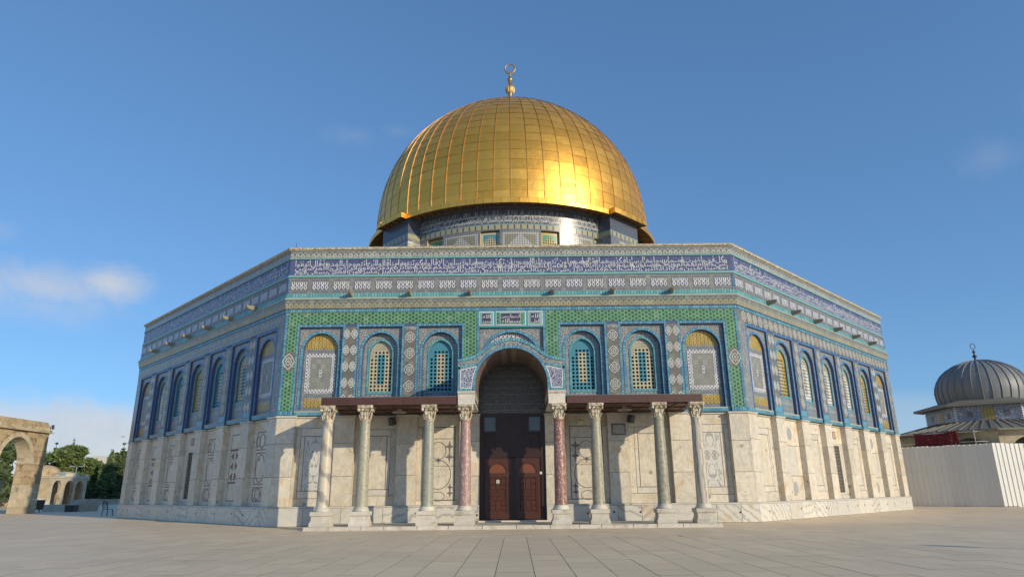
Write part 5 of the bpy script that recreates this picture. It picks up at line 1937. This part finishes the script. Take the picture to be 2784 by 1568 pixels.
mb = MB()                       # spandrel walls above the arches
for x in (AX - .02, AX - AT + .02):
    for cy in (ACY, ACY - APER):
        a = arch(AW2 + .34, ASP, AH2 + .34)
        for (y0, z0), (y1, z1) in zip(a[:-1], a[1:]): ypoly(mb, [(cy + y0, z0), (cy + y1, z1), (cy + y1, 6.4), (cy + y0, 6.4)], x)
    for a, b in SPIER: ypoly(mb, [(a + .3, ASP), (b - .3, ASP), (b - .3, 6.4), (a + .3, 6.4)], x)
    ypoly(mb, [(2.0, ASP), (3.28, ASP), (3.28, 6.4), (2.0, 6.4)], x)
mb.poly([(AX - .02, 3.28, ASP), (AX - AT + .02, 3.28, ASP), (AX - AT + .02, 3.28, 6.4), (AX - .02, 3.28, 6.4)])
mb.build('spandrel_core', 'mortar', arc_o, M=AI)
for a, b in SPIER:              # pier blocks, course by course
    z = 0.0; i = 0
    while z < 3.9 - .05:
        h_ = min(rs.uniform(.46, .62), 3.9 - z)
        if 3.9 - z - h_ < .2: h_ = 3.9 - z
        cut = a + (b - a) * (rs.uniform(.35, .45) if i % 2 else rs.uniform(.55, .65))
        bt = .025 * max(0, 1 - z / 1.2)
        for y0, y1 in ((a, cut), (cut, b)):
            for x0, x1 in ((AX - AT, AX - AT * (.5 if i % 2 else .42)), (AX - AT * (.5 if i % 2 else .42), AX)):
                m_ = MB(); g = .006; j = rs.uniform(-.012, .012)
                m_.box(x0 + g + (j if x0 < AX - AT + .1 else 0) - (bt if x0 < AX - AT + .1 else 0), x1 - g + (j if x1 > AX - .1 else 0) + (bt if x1 > AX - .1 else 0), y0 + g - (bt if y0 == a else 0), y1 - g + (bt if y1 == b else 0), z + g, z + h_ - g)
                m_.build('stone_block', 'stone_pale' if z < 2.2 else 'stone_ochre', arc_o, M=AI)
        z += h_; i += 1
    m_ = MB()
    for dz, pr in ((0, .05), (.07, .10)): m_.box(AX - AT - pr, AX + pr, a - pr, b + pr, 3.82 + dz, 3.89 + dz)
    m_.build('impost_moulding', 'stone_pale', arc_o, M=AI)
for cy in (ACY, ACY - APER):    # voussoirs
    ins_, out_ = arch(AW2, ASP, AH2, 8), arch(AW2 + .36, ASP, AH2 + .36, 8)
    for i in range(len(ins_) - 1):
        m_ = MB(); q = [ins_[i], ins_[i + 1], out_[i + 1], out_[i]]; pr = rs.uniform(-.01, .02)
        m_.hexa([(AX - AT, cy + y, z) for y, z in q] + [(AX + pr, cy + y, z) for y, z in q]); m_.build('voussoir', 'stone_pale', arc_o, M=AI)
# spandrel facing stones on the east face
for cy in (ACY, ACY - APER):
    z = ASP
    while z < 6.35:
        h_ = min(.49, 6.4 - z)
        for s in (-1, 1):
            ye = APER / 2 if s < 0 or cy < -1 else 3.30 - cy
            zin = z + h_ * .3
            c_ = (((AH2 + .38) ** 2 - (AW2 + .38) ** 2) / (2 * (AW2 + .38))); rr = AW2 + .38 + c_
            d2 = rr * rr - (zin - ASP) ** 2
            y0 = (math.sqrt(d2) - c_) if d2 > 0 else 0.0
            y0 = max(0, y0)
            while y0 < ye - .02:
                w_ = min(rs.uniform(.45, .8), ye - y0)
                if ye - y0 - w_ < .2: w_ = ye - y0
                m_ = MB(); a, b = sorted((cy + s * y0, cy + s * (y0 + w_))); j = rs.uniform(-.01, .012)
                m_.box(AX - .2, AX + j, a + .005, b - .005, z + .005, z + h_ - .005); m_.build('stone_block', 'stone_ochre', arc_o, M=AI); y0 += w_
        z += h_
z = ASP
while z < 6.35:                 # north end
    h_ = min(.49, 6.4 - z)
    m_ = MB(); m_.box(AX - AT, AX - .2, 3.1, 3.305, z + .005, z + h_ - .005); m_.build('stone_block', 'stone_ochre', arc_o, M=AI); z += h_
m_ = MB()
m_.box(AX - AT - .22, AX + .24, -8.2, 3.55, 6.40, 6.50); m_.box(AX - AT - .12, AX + .14, -8.2, 3.44, 6.50, 6.60)
m_.build('cornice', 'stone_pale', arc_o, M=AI)
m_ = MB(); m_.hexa([(AX - AT, -8.1, 6.60), (AX - .02, -8.1, 6.60), (AX - .02, 3.28, 6.60), (AX - AT, 3.28, 6.60), (AX - AT, -8.1, 6.84), (AX - .02, -8.1, 6.84), (AX - .02, 3.28, 6.84), (AX - AT, 3.28, 6.84)])
m_.hexa([(AX - AT - .04, -8.1, 6.84), (AX + .05, -8.1, 6.84), (AX + .05, 3.33, 6.84), (AX - AT - .04, 3.33, 6.84), (AX - AT + .1, -8.1, 7.28), (AX - .1, -8.1, 7.28), (AX - .1, 3.05, 7.28), (AX - AT + .1, 3.05, 7.28)])
m_.build('parapet', 'stone_ochre', arc_o, M=AI)
y = 3.2
while y > -8:
    m_ = MB(); m_.box(AX - .02, AX + .11, y - .26, y, 6.605, 6.835); m_.build('corbel', 'stone_pale', arc_o, M=AI); y -= .47
fl = MB(); fl.obox((0, 0, .12), (.09, .05, 0), (-.05, .1, .04), (0, -.05, .14)); fl.obox((.10, .05, .1), (.012, .006, 0), (-.04, .08, .03), (0, -.04, .12), 1); fl.tube([(0, 0, 0), (-.1, 0, -.30), (-.2, .0, -.45)], .018, 6)
tag(fl.build('floodlight', ['plastic_black', 'paper'], None, M=Matrix.Translation((AX + .42, 3.0, 6.78))), 'small floodlight clamped to the cornice end of the stone arcade', 'floodlight')
# low walls and a gate post seen through and beside the arch
m_ = MB(); m_.box(-43.6, -43.0, -6.0, 1.9, 0, 1.05); m_.box(-43.7, -42.9, -6.0, 1.9, 1.05, 1.2); m_.box(-43.0, -42.5, -6.0, 1.2, 0, .45)
tag(m_.build('low_wall', 'stone_pale'), 'low pale stone wall behind the arcade pier', 'wall')
m_ = MB(); m_.box(-.35, .35, -.35, .35, 0, 2.55); m_.box(-.45, .45, -.45, .45, 2.55, 2.75)
tag(m_.build('stone_post', 'stone_ochre', None, M=Matrix.Translation((-47.8, 9.6, 0))), 'squat ochre stone post behind the arcade pier', 'post')

# ---------------------------------------------------------------- small domed pavilion with three arches
pav = empty('domed_pavilion', 'small pale stone pavilion with three arches and two low domes', 'pavilion', (-66, 45, 0))
PI_ = Matrix.Translation((66, -45, 0))
mb = MB()
Wp, Ws, Wh = .92, 2.45, 1.0
cys = (42.9, 45.55, 48.0)
for x, cy_list in ((-64.0, cys), (-64.45, cys)):
    ed = [41.5] + [(a + b) / 2 for a, b in zip(cys[:-1], cys[1:])] + [49.4]
    for cy, y0, y1 in zip(cys, ed[:-1], ed[1:]):
        a = arch(Wp, Ws, Wh)
        for (p0, z0), (p1, z1) in zip(a[:-1], a[1:]): ypoly(mb, [(cy + p0, z0), (cy + p1, z1), (cy + p1, 3.75), (cy + p0, 3.75)], x)
        ypoly(mb, [(y0, 0), (cy - Wp, 0), (cy - Wp, 3.75), (y0, 3.75)], x); ypoly(mb, [(cy + Wp, 0), (y1, 0), (y1, 3.75), (cy + Wp, 3.75)], x)
for cy in cys:
    a = arch(Wp, Ws, Wh)
    for (p0, z0), (p1, z1) in zip(a[:-1], a[1:]): mb.poly([(-64.45, cy + p0, z0), (-64.45, cy + p1, z1), (-64.0, cy + p1, z1), (-64.0, cy + p0, z0)])
    for s in (-1, 1): mb.poly([(-64.45, cy + s * Wp, 0), (-64.0, cy + s * Wp, 0), (-64.0, cy + s * Wp, Ws), (-64.45, cy + s * Wp, Ws)])
mb.box(-69.0, -64.0, 41.3, 41.5, 0, 3.75); mb.box(-69, -64.0, 49.4, 49.6, 0, 3.75)
mb.build('arcade_front', 'stone_pale', pav, M=PI_)
m_ = MB(); m_.box(-69, -63.9, 41.2, 49.7, 3.75, 3.95); m_.box(-69, -63.8, 41.1, 49.8, 3.95, 4.05); m_.build('flat_roof', 'stone_white', pav, M=PI_)
m_ = MB(); m_.box(-74, -67.2, 38.5, 49.4, 0, 4.1); m_.build('rear_block', 'stone_pale', pav, M=PI_)
m_ = MB(); m_.lathe([(2.3 * math.cos(PI / 2 * i / 10), 4.0 + 1.75 * math.sin(PI / 2 * i / 10)) for i in range(11)], 24, c=(-69.2, 47.4)); m_.build('large_dome', 'stone_ochre', pav, True, PI_)
m_ = MB(); m_.lathe([(1.9 * math.cos(PI / 2 * i / 8), 4.0 + .75 * math.sin(PI / 2 * i / 8)) for i in range(9)], 24, c=(-66.0, 47.4)); m_.build('low_dome', 'stone_pale', pav, True, PI_)
m_ = MB(); m_.box(-67.2, -67.1, 42.3, 43.4, 0, 2.1); m_.build('green_door', 'door_green', pav, M=PI_)
for i in range(4):
    m_ = MB(); m_.box(-66.0 - i * .0, -63.4 - i * .25, 38.2 + i * .45, 41.2, i * .28, (i + 1) * .28); m_.build('stair_tread', 'stone_white', pav, M=PI_)
m_ = MB(); m_.obox((-64.4, 44.2, 4.35), (.35, 0, 0), (0, .3, 0), (0, 0, .25)); tag(m_.build('roof_box', 'alu'), 'pale metal box on the roof edge of the small pavilion', 'box')
m_ = MB(); m_.obox((-64.2, 49.0, 4.2), (.3, 0, 0), (0, .25, 0), (0, 0, .15)); tag(m_.build('roof_floodlight', 'alu'), 'small floodlight on the right roof corner of the pavilion', 'floodlight')

# boundary wall of the terrace
m_ = MB(); m_.box(-110, -30, 57.2, 57.7, 0, .70); m_.box(-110, -30, 57.1, 57.8, .70, .80)
tag(m_.build('terrace_wall', 'stone_white'), 'long low white stone wall along the far edge of the plaza', 'wall')
# stone platform with black box, bin and chair
m_ = MB(); m_.hexa([(-42.2, 8.2, 0), (-39.4, 8.2, 0), (-39.4, 9.6, 0), (-42.2, 9.6, 0), (-42.1, 8.3, .6), (-39.5, 8.3, .6), (-39.5, 9.5, .6), (-42.1, 9.5, .6)])
m_.hexa([(-39.38, 7.9, 0), (-38.5, 7.9, 0), (-38.5, 10.4, 0), (-39.38, 10.4, 0), (-39.3, 8.0, .98), (-38.2, 8.0, 1.06), (-38.2, 10.3, 1.06), (-39.3, 10.3, .98)])
tag(m_.build('stone_basin', 'stone_white'), 'low pale stone basin block left of the shrine', 'basin')
m_ = MB(); m_.hexa([(-.38, -.3, 0), (.38, -.3, 0), (.38, .3, 0), (-.38, .3, 0), (-.42, -.32, .52), (.42, -.32, .52), (.42, .32, .52), (-.42, .32, .52)]); m_.box(-.44, .44, -.34, .34, .52, .56)
tag(m_.build('black_box', 'plastic_black', None, M=Matrix.Translation((-38.9, 7.2, 0))), 'black plastic crate in front of the pale stone basin', 'crate')
m_ = MB(); m_.tube([(0, 0, 0), (0, 0, .5)], .04, 8, 1); m_.hexa([(-.24, -.2, .22), (.24, -.2, .22), (.24, .2, .22), (-.24, .2, .22), (-.32, -.26, .98), (.32, -.26, .98), (.32, .26, .98), (-.32, .26, .98)])
for i in range(9): x = -.28 + .07 * i; m_.hexa([(x * .78 - .02, -.225, .26), (x * .78 + .02, -.225, .26), (x * .78 + .02, -.20, .26), (x * .78 - .02, -.20, .26), (x - .025, -.285, .95), (x + .025, -.285, .95), (x + .025, -.26, .95), (x - .025, -.26, .95)], 0)
m_.box(-.35, .35, -.29, .29, .98, 1.02)
tag(m_.build('litter_bin', ['bin_brown', 'iron'], None, M=Matrix.Translation((-40.9, 6.0, 0)) @ Matrix.Rotation(.5, 4, 'Z')), 'brown litter bin on a short post right of the arcade', 'bin')
ch = empty('plastic_chair', 'black plastic chair standing at the left corner of the shrine', 'chair', (-27.75, -6.5, 0), R(75))
m_ = MB(); m_.hexa([(-.22, -.22, .42), (.22, -.22, .42), (.20, .2, .41), (-.20, .2, .41), (-.22, -.22, .45), (.22, -.22, .45), (.2, .2, .44), (-.2, .2, .44)]); m_.build('seat', 'plastic_black', ch)
for x, y in ((-.2, -.2), (.2, -.2), (-.19, .19), (.19, .19)):
    m_ = MB(); m_.tube([(x, y, .43), (x * 1.15, y * 1.22, 0)], [.034, .028], 6); m_.build('leg', 'plastic_black', ch)
m_ = MB()
for x in (-.19, .19): m_.tube([(x, .2, .43), (x * 1.02, .27, .70), (x * .85, .31, .90)], .034, 6)
m_.tube([(-.165, .31, .90), (0, .325, .93), (.165, .31, .90)], .026, 6); m_.build('back_frame', 'plastic_black', ch)
for x in (-.09, 0, .09):
    m_ = MB(); m_.tube([(x, .2, .45), (x, .27, .70), (x * .95, .32, .92)], .014, 5); m_.build('back_slat', 'plastic_black', ch)


# ---------------------------------------------------------------- trees beyond the wall
def tree(name, label, x, y, h, w, kind, leaf, seed, z0=0.0, n=2600, size=.44, group='trees beyond the plaza'):
    r_ = random.Random(seed); n = int(n * 1.8)
    t = empty(name, label, 'tree', (x, y, z0), 0, group)
    m_ = MB()
    if kind == 'pine':
        m_.tube([(0, 0, -.5), (r_.uniform(-.3, .3), 0, h * .4), (r_.uniform(-.6, .6), 0, h * .75)], [.32, .22, .09], 7)
        lobes = []
        for i in range(24):
            a = r_.uniform(0, 2 * PI); q = math.sqrt(r_.random()) * .78; zz = r_.uniform(.12, .90)
            sp = 1.0 - max(0, (zz - .5)) * 1.25
            c = Vector((math.cos(a) * w * q * sp, math.sin(a) * w * q * sp, zz * h)); lobes.append((c, w * r_.uniform(.26, .42), h * r_.uniform(.07, .13)))
            m_.tube([(0, 0, h * max(.1, zz - .25)), c * .6 + Vector((0, 0, c.z * .35)), c], [.09, .06, .02], 5)
        lobes.append((Vector((r_.uniform(-.2, .2) * w, 0, h * .93)), w * .26, h * .07))
    elif kind == 'cypress':
        m_.tube([(0, 0, -.5), (0, 0, h * .8)], [.22, .04], 6)
        lobes = [(Vector((r_.uniform(-.1, .1), r_.uniform(-.1, .1), h * (.10 + .84 * i / 13))), w * (1.0 - (i / 13.4) ** 1.6) * r_.uniform(.85, 1.1) + .12, h * .07) for i in range(14)]
    else:                       # open conifer with tiers
        m_.tube([(0, 0, -.5), (0, 0, h * .98)], [.2, .03], 6); lobes = []
        for i in range(9):
            zz = .25 + .72 * i / 8
            for j in range(5):
                a = 2 * PI * j / 5 + i; rr = w * (1.08 - zz) * 1.1
                c = Vector((math.cos(a) * rr * .6, math.sin(a) * rr * .6, zz * h)); lobes.append((c, rr * .45 + .08, .16)); m_.tube([(0, 0, zz * h + .1), c], [.04, .015], 4)
    m_.build('trunk', 'bark', t)
    c_ = MB()
    tot = sum(l[1] ** 2 for l in lobes)
    for c, rw, rh in lobes:
        for _ in range(max(6, int(n * rw * rw / tot))):
            d_ = Vector((r_.gauss(0, 1), r_.gauss(0, 1), r_.gauss(0, 1))).normalized(); q = .55 + .5 * r_.random()
            p = c + Vector((d_.x * rw * q, d_.y * rw * q, d_.z * rh * q * 1.2))
            a = Vector((r_.gauss(0, 1), r_.gauss(0, 1), r_.gauss(0, .7))).normalized(); b = a.orthogonal().normalized()
            s = size * r_.uniform(.6, 1.25)
            a = a * s; b = b * s * r_.uniform(.35, .7)
            c_.poly([p - a, p + b * .9, p + a, p - b * .9])
    c_.build('crown', leaf, t)
    return t


def sx(x62, y): return .1324 + (x62 - .1324) * (y + 54.6) / (62 + 54.6)
def sz(z62, y): return 1.318 + (z62 - 1.318) * (y + 54.6) / (62 + 54.6)


tree('pine_tree', 'broad bushy pine behind the pavilion, the largest of the group', sx(-75.6, 70), 70, sz(9.5, 70), 4.6, 'pine', 'leaf_pine', 1, n=4200)
tree('pine_tree', 'low spreading pine between the pavilion and the cypress', sx(-71.3, 66), 66, sz(7.4, 66), 3.0, 'pine', 'leaf_pine', 2, n=2600)
tree('pine_tree', 'dark pine close against the left corner of the shrine', sx(-66.2, 68), 68, sz(8.4, 68), 2.7, 'pine', 'leaf_dark', 3, n=3000)
tree('pine_tree', 'pine just right of the arcade pier', sx(-79.6, 74), 74, sz(8.6, 74), 2.8, 'pine', 'leaf_pine', 4, n=2200)
tree('pine_tree', 'dark low pine filling the gap behind the cypress', sx(-68.9, 74), 74, sz(5.9, 74), 3.2, 'pine', 'leaf_dark', 5, n=2600)
tree('pine_tree', 'dark pine in shade behind the pavilion roof', sx(-73.6, 64), 64, sz(5.0, 64), 3.0, 'pine', 'leaf_dark', 6, n=2400)
tree('cypress_tree', 'tall slender cypress standing in front of the dark pine', sx(-68.2, 61), 61, sz(9.05, 61), 1.35, 'cypress', 'leaf_cypress', 7, n=2600, size=.26)
tree('cypress_tree', 'narrow cypress tip rising above the broad pine', sx(-75.1, 78), 78, sz(10.6, 78), .85, 'cypress', 'leaf_dark', 8, n=1400, size=.26)
tree('conifer_tree', 'thin open conifer rising left of the cypress tip', sx(-77.9, 80), 80, sz(10.2, 80), 1.7, 'tier', 'leaf_dark', 9, n=900, size=.22)
tree('conifer_tree', 'small open conifer beside the shrine wall', sx(-66.35, 90), 90, sz(10.0, 90), 1.9, 'tier', 'leaf_dark', 10, n=900, size=.22)
tree('pine_tree', 'dark pine seen through the stone arch', -67.8, 34, 10.6, 4.0, 'pine', 'leaf_dark', 11, n=3600)
tree('pine_tree', 'pine beyond the arch at the left edge of the picture', -60.5, 22, 8.0, 3.6, 'pine', 'leaf_dark', 12, n=3000)
tree('pine_tree', 'low dark pine under the crown seen through the stone arch', -62.5, 27, 5.6, 3.4, 'pine', 'leaf_dark', 17, n=2600)
tree('olive_bush', 'grey green olive bush low in the stone arch', -46.6, 6.0, 3.0, 1.3, 'pine', 'leaf_olive', 13, n=1800, size=.2, group=None)
tree('olive_bush', 'rounded green bush along the wall under the cypress', sx(-70.0, 60), 60, 2.6, 2.0, 'pine', 'leaf_dark', 14, n=1500, size=.24, group=None)
tree('olive_bush', 'dark bush along the wall beside the shrine corner', sx(-66.6, 60), 60, 3.0, 2.0, 'pine', 'leaf_dark', 15, n=1500, size=.24, group=None)
# lamp, mast, far house
lp = empty('street_lamp', 'double headed street lamp above the pavilion roof', 'street lamp', (sx(-73.8, 56), 56, 0))
m_ = MB(); m_.tube([(0, 0, 0), (0, 0, sz(6.0, 56))], [.08, .05], 8); m_.build('post', 'alu', lp)
for s in (-1, 1):
    m_ = MB(); zt_ = sz(6.0, 56); m_.tube([(0, 0, zt_), (s * .5, 0, zt_ + .08)], .035, 6); m_.obox((s * .75, 0, zt_ + .1), (.32, 0, 0), (0, .12, 0), (0, 0, .06)); m_.build('lamp_head', 'alu', lp)
mst = empty('radio_mast', 'thin radio mast against the cloud left of the shrine', 'mast', (sx(-67.1, 110), 110, 0))
m_ = MB(); m_.tube([(0, 0, 0), (.4, 0, sz(13.1, 110))], [.08, .03], 6); m_.build('pole', 'alu', mst)
m_ = MB(); zt_ = sz(10.9, 110); m_.obox((.45, 0, zt_), (.35, 0, 0), (0, .1, 0), (0, 0, .12)); m_.build('antenna', 'alu', mst)
hb = empty('far_house', 'pale flat roofed house showing between the trees', 'house', (sx(-69.6, 140), 140, 0))
m_ = MB(); m_.box(-5.5, 5.5, -3, 3, -5, sz(7.2, 140)); m_.box(-2, 1.2, -2, 2, sz(7.2, 140), sz(7.7, 140)); m_.build('wall', 'far_wall', hb)
for i in range(4):
    m_ = MB(); m_.box(-4.6 + i * 2.6, -3.6 + i * 2.6, -3.04, -2.9, sz(6.0, 140), sz(6.8, 140)); m_.build('window', 'void_far', hb)

# ---------------------------------------------------------------- metal hoarding on the right
hoard = empty('metal_hoarding', 'white corrugated metal hoarding right of the shrine', 'hoarding', (33.5, -6.2, 0))
path = [Vector((26.4, .85)), Vector((33.5, -6.25)), Vector((46.0, -5.0))]
HH = 4.22


def sheet_mesh(w_, h_):
    m_ = MB(); pr = []
    nrib = 3; p_ = w_ / nrib
    for i in range(nrib):
        x = i * p_; pr += [(x, 0), (x + p_ * .68, 0), (x + p_ * .76, .045), (x + p_ * .92, .045)]
    pr.append((w_, 0))
    for (x0, y0), (x1, y1) in zip(pr[:-1], pr[1:]):
        m_.poly([(x0, -y0, 0), (x1, -y1, 0), (x1, -y1, h_), (x0, -y0, h_)]); m_.poly([(x0, -y0 + .004, 0), (x1, -y1 + .004, 0), (x1, -y1 + .004, h_), (x0, -y0 + .004, h_)])
        m_.poly([(x0, -y0, h_), (x1, -y1, h_), (x1, -y1 + .004, h_), (x0, -y0 + .004, h_)])
    return m_.mesh('metal_sheet', 'fence_sheet')


shm = sheet_mesh(1.03, HH)
for a, b in zip(path[:-1], path[1:]):
    d_ = b - a; L = d_.length; n = round(L / 1.03); pitch_ = L / n; ang = math.atan2(d_.y, d_.x)
    for i in range(n):
        p = a + d_ * (i * pitch_ / L)
        place(shm, 'metal_sheet', hoard, Matrix.Translation((p.x - 33.5, p.y + 6.2, rs.uniform(-.02, .03))) @ Matrix.Rotation(ang + rs.uniform(-.004, .004), 4, 'Z'))
    for zz in (.6, 2.1, 3.7):
        m_ = MB(); nn = Vector((-d_.y, d_.x)).normalized() * .08
        m_.tube([(a.x + nn.x - 33.5, a.y + nn.y + 6.2, zz), (b.x + nn.x - 33.5, b.y + nn.y + 6.2, zz)], .03, 6); m_.build('rail', 'alu', hoard)

# ---------------------------------------------------------------- small lead-domed shrine behind it
ch2 = empty('lead_domed_shrine', 'small shrine with grey ribbed lead dome and tiled hexagonal drum', 'shrine', (37.9, 0, 0))
HR = R(-90 - 33)                # facing direction of one drum side
mb = MB(); hp = [(4.2 * math.cos(HR + PI / 6 + PI / 3 * i), 4.2 * math.sin(HR + PI / 6 + PI / 3 * i)) for i in range(6)]
for i in range(6):
    (x0, y0), (x1, y1) = hp[i], hp[(i + 1) % 6]
    mb.poly([(x0, y0, 5.8), (x1, y1, 5.8), (x1, y1, 7.25), (x0, y0, 7.25)])
mb.build('hexagonal_drum', 'drum_small', ch2)
for i in range(6):
    (x0, y0), (x1, y1) = hp[i], hp[(i + 1) % 6]
    a = Vector((x0, y0, 0)); b = Vector((x1, y1, 0)); t_ = (b - a).normalized(); n_ = Vector((t_.y, -t_.x, 0))
    if n_.dot(a) < 0: n_ = -n_
    for f_, w_, h_, mt in ((.5, .42, .42, 'gold_tile'), (.22, .2, .2, 'inlay_dark'), (.78, .2, .2, 'inlay_dark')):
        m_ = MB(); c = a + (b - a) * f_ + Vector((0, 0, 6.62)); m_.obox(c, t_ * w_, n_ * .015, Vector((0, 0, h_))); m_.build('tile_panel', mt, ch2)
    m_ = MB()
    for j in range(8): m_.obox(a + Vector((0, 0, 5.9 + j * .18)), t_ * .07, n_ * .03, Vector((0, 0, .05)))
    o = m_.build('quoin_stripe', 'tile_white', ch2)
mb = MB()
he = [(5.05 / 4.2 * x, 5.05 / 4.2 * y) for x, y in hp]; hi_ = [(3.2 / 4.2 * x, 3.2 / 4.2 * y) for x, y in hp]
for i in range(6):
    j = (i + 1) % 6
    mb.poly([(*he[i], 7.22), (*he[j], 7.22), (*he[j], 7.40), (*he[i], 7.40)]); mb.poly([(*he[i], 7.40), (*he[j], 7.40), (*hi_[j], 7.85), (*hi_[i], 7.85)]); mb.poly([(*he[i], 7.22), (*he[j], 7.22), (*hi_[j], 7.3), (*hi_[i], 7.3)])
mb.build('drum_eave', 'lead_roof', ch2)
dprof = [(3.08, 7.5), (3.16, 7.9), (3.24, 8.3), (3.27, 8.7), (3.2, 9.15), (3.02, 9.6), (2.72, 10.05), (2.28, 10.45), (1.7, 10.8), (1.0, 11.06), (.3, 11.18), (.05, 11.2)]
mb = MB(); mb.lathe(dprof, 48); dm = mb.build('lead_dome', 'lead', ch2, True)
m_ = MB(); m_.tube([(r_ + .02, 0, z) for r_, z in dprof[:-1]], .045, 6); ribm = m_.mesh('rib', 'lead')
for i in range(32): place(ribm, 'rib', dm, Matrix.Rotation(2 * PI * i / 32, 4, 'Z'))
m_ = MB(); m_.lathe([(.22, 11.1), (.1, 11.25), (.07, 11.4), (.17, 11.52), (.17, 11.6), (.06, 11.7), (.05, 11.8), (.12, 11.88), (.12, 11.95), (.03, 12.05), (.03, 12.15)], 14)
m_.tube([(.2 * math.sin(2 * PI * i / 24), 0, 12.38 - .22 * math.cos(2 * PI * i / 24)) for i in range(25)], .028, 6); m_.build('finial', 'iron', ch2, True)
NP = 11; ro = 7.3
og = [(math.cos(2 * PI * (i + .3) / NP), math.sin(2 * PI * (i + .3) / NP)) for i in range(NP)]
mb = MB(); rbm = MB()
for i in range(NP):
    j = (i + 1) % NP; a, b = og[i], og[j]
    mb.poly([(a[0] * ro, a[1] * ro, 5.28), (b[0] * ro, b[1] * ro, 5.28), (b[0] * 3.9, b[1] * 3.9, 6.12), (a[0] * 3.9, a[1] * 3.9, 6.12)])
    mb.poly([(a[0] * ro, a[1] * ro, 5.14), (b[0] * ro, b[1] * ro, 5.14), (b[0] * ro, b[1] * ro, 5.28), (a[0] * ro, a[1] * ro, 5.28)])
    mb.poly([(a[0] * ro, a[1] * ro, 5.14), (b[0] * ro, b[1] * ro, 5.14), (b[0] * 6.2, b[1] * 6.2, 5.14), (a[0] * 6.2, a[1] * 6.2, 5.14)])
    for q in range(6):
        f_ = (q + .5) / 6; x, y = a[0] + (b[0] - a[0]) * f_, a[1] + (b[1] - a[1]) * f_
        rbm.tube([(x * ro, y * ro, 5.3), (x * 3.95, y * 3.95, 6.14)], .035, 4)
pr_ = mb.build('porch_roof', 'lead_roof', ch2); rbm.build('roof_rolls', 'lead_roof', pr_)['kind'] = 'stuff'
for i in range(NP):
    a, b = Vector((*og[i], 0)) * 6.7, Vector((*og[(i + 1) % NP], 0)) * 6.7; L = (b - a).length; t_ = (b - a) / L
    m_ = MB(); w_, zs_, h_ = L / 2 - .45, 3.2, 1.55
    pt = [(u_, z) for u_, z in arch(w_, zs_, h_, 8)]
    for inn in (0, .45):
        f_ = lambda u_, z: tuple((a + t_ * (L / 2 + u_)) * (1 - inn / 6.7) + Vector((0, 0, z)))
        for (u0, z0), (u1, z1) in zip(pt[:-1], pt[1:]): m_.poly([f_(u0, z0), f_(u1, z1), f_(u1, 5.14), f_(u0, 5.14)])
        for s in (-1, 1): m_.poly([f_(s * w_, 3.0), f_(s * L / 2, 3.0), f_(s * L / 2, 5.14), f_(s * w_, 5.14)])
    m_.build('arch_wall', 'stone_pale', ch2)
    m_ = MB(); p = a * .97; m_.lathe([(.26, 0), (.26, .3), (.2, .4), (.18, 2.7), (.3, 3.0)], 12, c=(p.x, p.y)); m_.build('column', 'stone_white', ch2)
m_ = MB(); m_.lathe([(3.4, 0), (3.4, 5.9)], 12); m_.build('inner_wall', 'stone_pale', ch2)
# scaffold rail and red carpet over the hoarding
rail = empty('scaffold_rail', 'thin metal scaffold rail above the hoarding', 'rail', (32, -3.9, 0))
d_ = Vector((.707, -.707, 0)); p0 = Vector((28.6, -.9, 0)) - Vector((32, -3.9, 0))
for zz in (4.42, 5.12):
    m_ = MB(); m_.tube([p0 + Vector((0, 0, zz)), p0 + d_ * 6.3 + Vector((0, 0, zz)), p0 + d_ * 6.3 + Vector((8, .8, zz))], .028, 6); m_.build('rail_tube', 'alu', rail)
for i in range(6):
    q = p0 + d_ * (1.25 * i); m_ = MB(); m_.tube([q, q + Vector((0, 0, 5.25))], .028, 6); m_.build('rail_post', 'alu', rail)
m_ = MB(); nx, ny = 28, 10
c0 = Vector((30.3, -2.6, 0)); nn = Vector((-.707, -.707, 0))
W_ = 2.85
for j in range(ny + 1):
    for i in range(nx + 1):
        f_ = i / nx; g_ = j / ny
        top_ = 5.20 - .16 * math.sin(PI * f_) ** 1.0 * (1 - .3 * f_) + .05 * f_
        zz = top_ - g_ * (1.08 - .08 * f_)
        wv = .05 * math.sin(f_ * 17 + g_ * 2) * (.3 + g_) + .03 * math.sin(f_ * 41)
        p = c0 + d_ * (W_ * f_ + .06 * g_ * math.sin(9 * f_)) + nn * (.06 + wv + .02)
        m_.v.append((p.x, p.y, zz))
for j in range(ny):
    for i in range(nx):
        q = j * (nx + 1) + i; m_.f.append((q, q + 1, q + nx + 2, q + nx + 1)); m_.m.append(0)
cp = m_.build('red_carpet', 'carpet', None, True)
sm = cp.modifiers.new('thick', 'SOLIDIFY'); sm.thickness = .015
tag(cp, 'dark red patterned carpet hung over the rail behind the hoarding', 'carpet')
# lamp standard just outside the picture on the right, whose shadow crosses the paving
HL_ = 4.3; tipx, tipy = 9.4, -36.9
lb = Vector((tipx + math.sin(SUN_AZ) * HL_ / math.tan(SUN_EL), tipy + math.cos(SUN_AZ) * HL_ / math.tan(SUN_EL), 0))
ls = empty('lamp_standard', 'slim dark lamp standard casting its thin shadow across the paving', 'street lamp', lb)
m_ = MB(); m_.tube([(0, 0, 0), (0, 0, .4), (0, 0, 3.75), (0, 0, HL_)], [.10, .06, .05, .015], 8); m_.build('post', 'iron', ls)
m_ = MB(); m_.lathe([(.05, 3.72), (.16, 3.78), (.19, 4.0), (.10, 4.08), (.03, 4.12)], 10); m_.build('lantern', 'iron', ls)
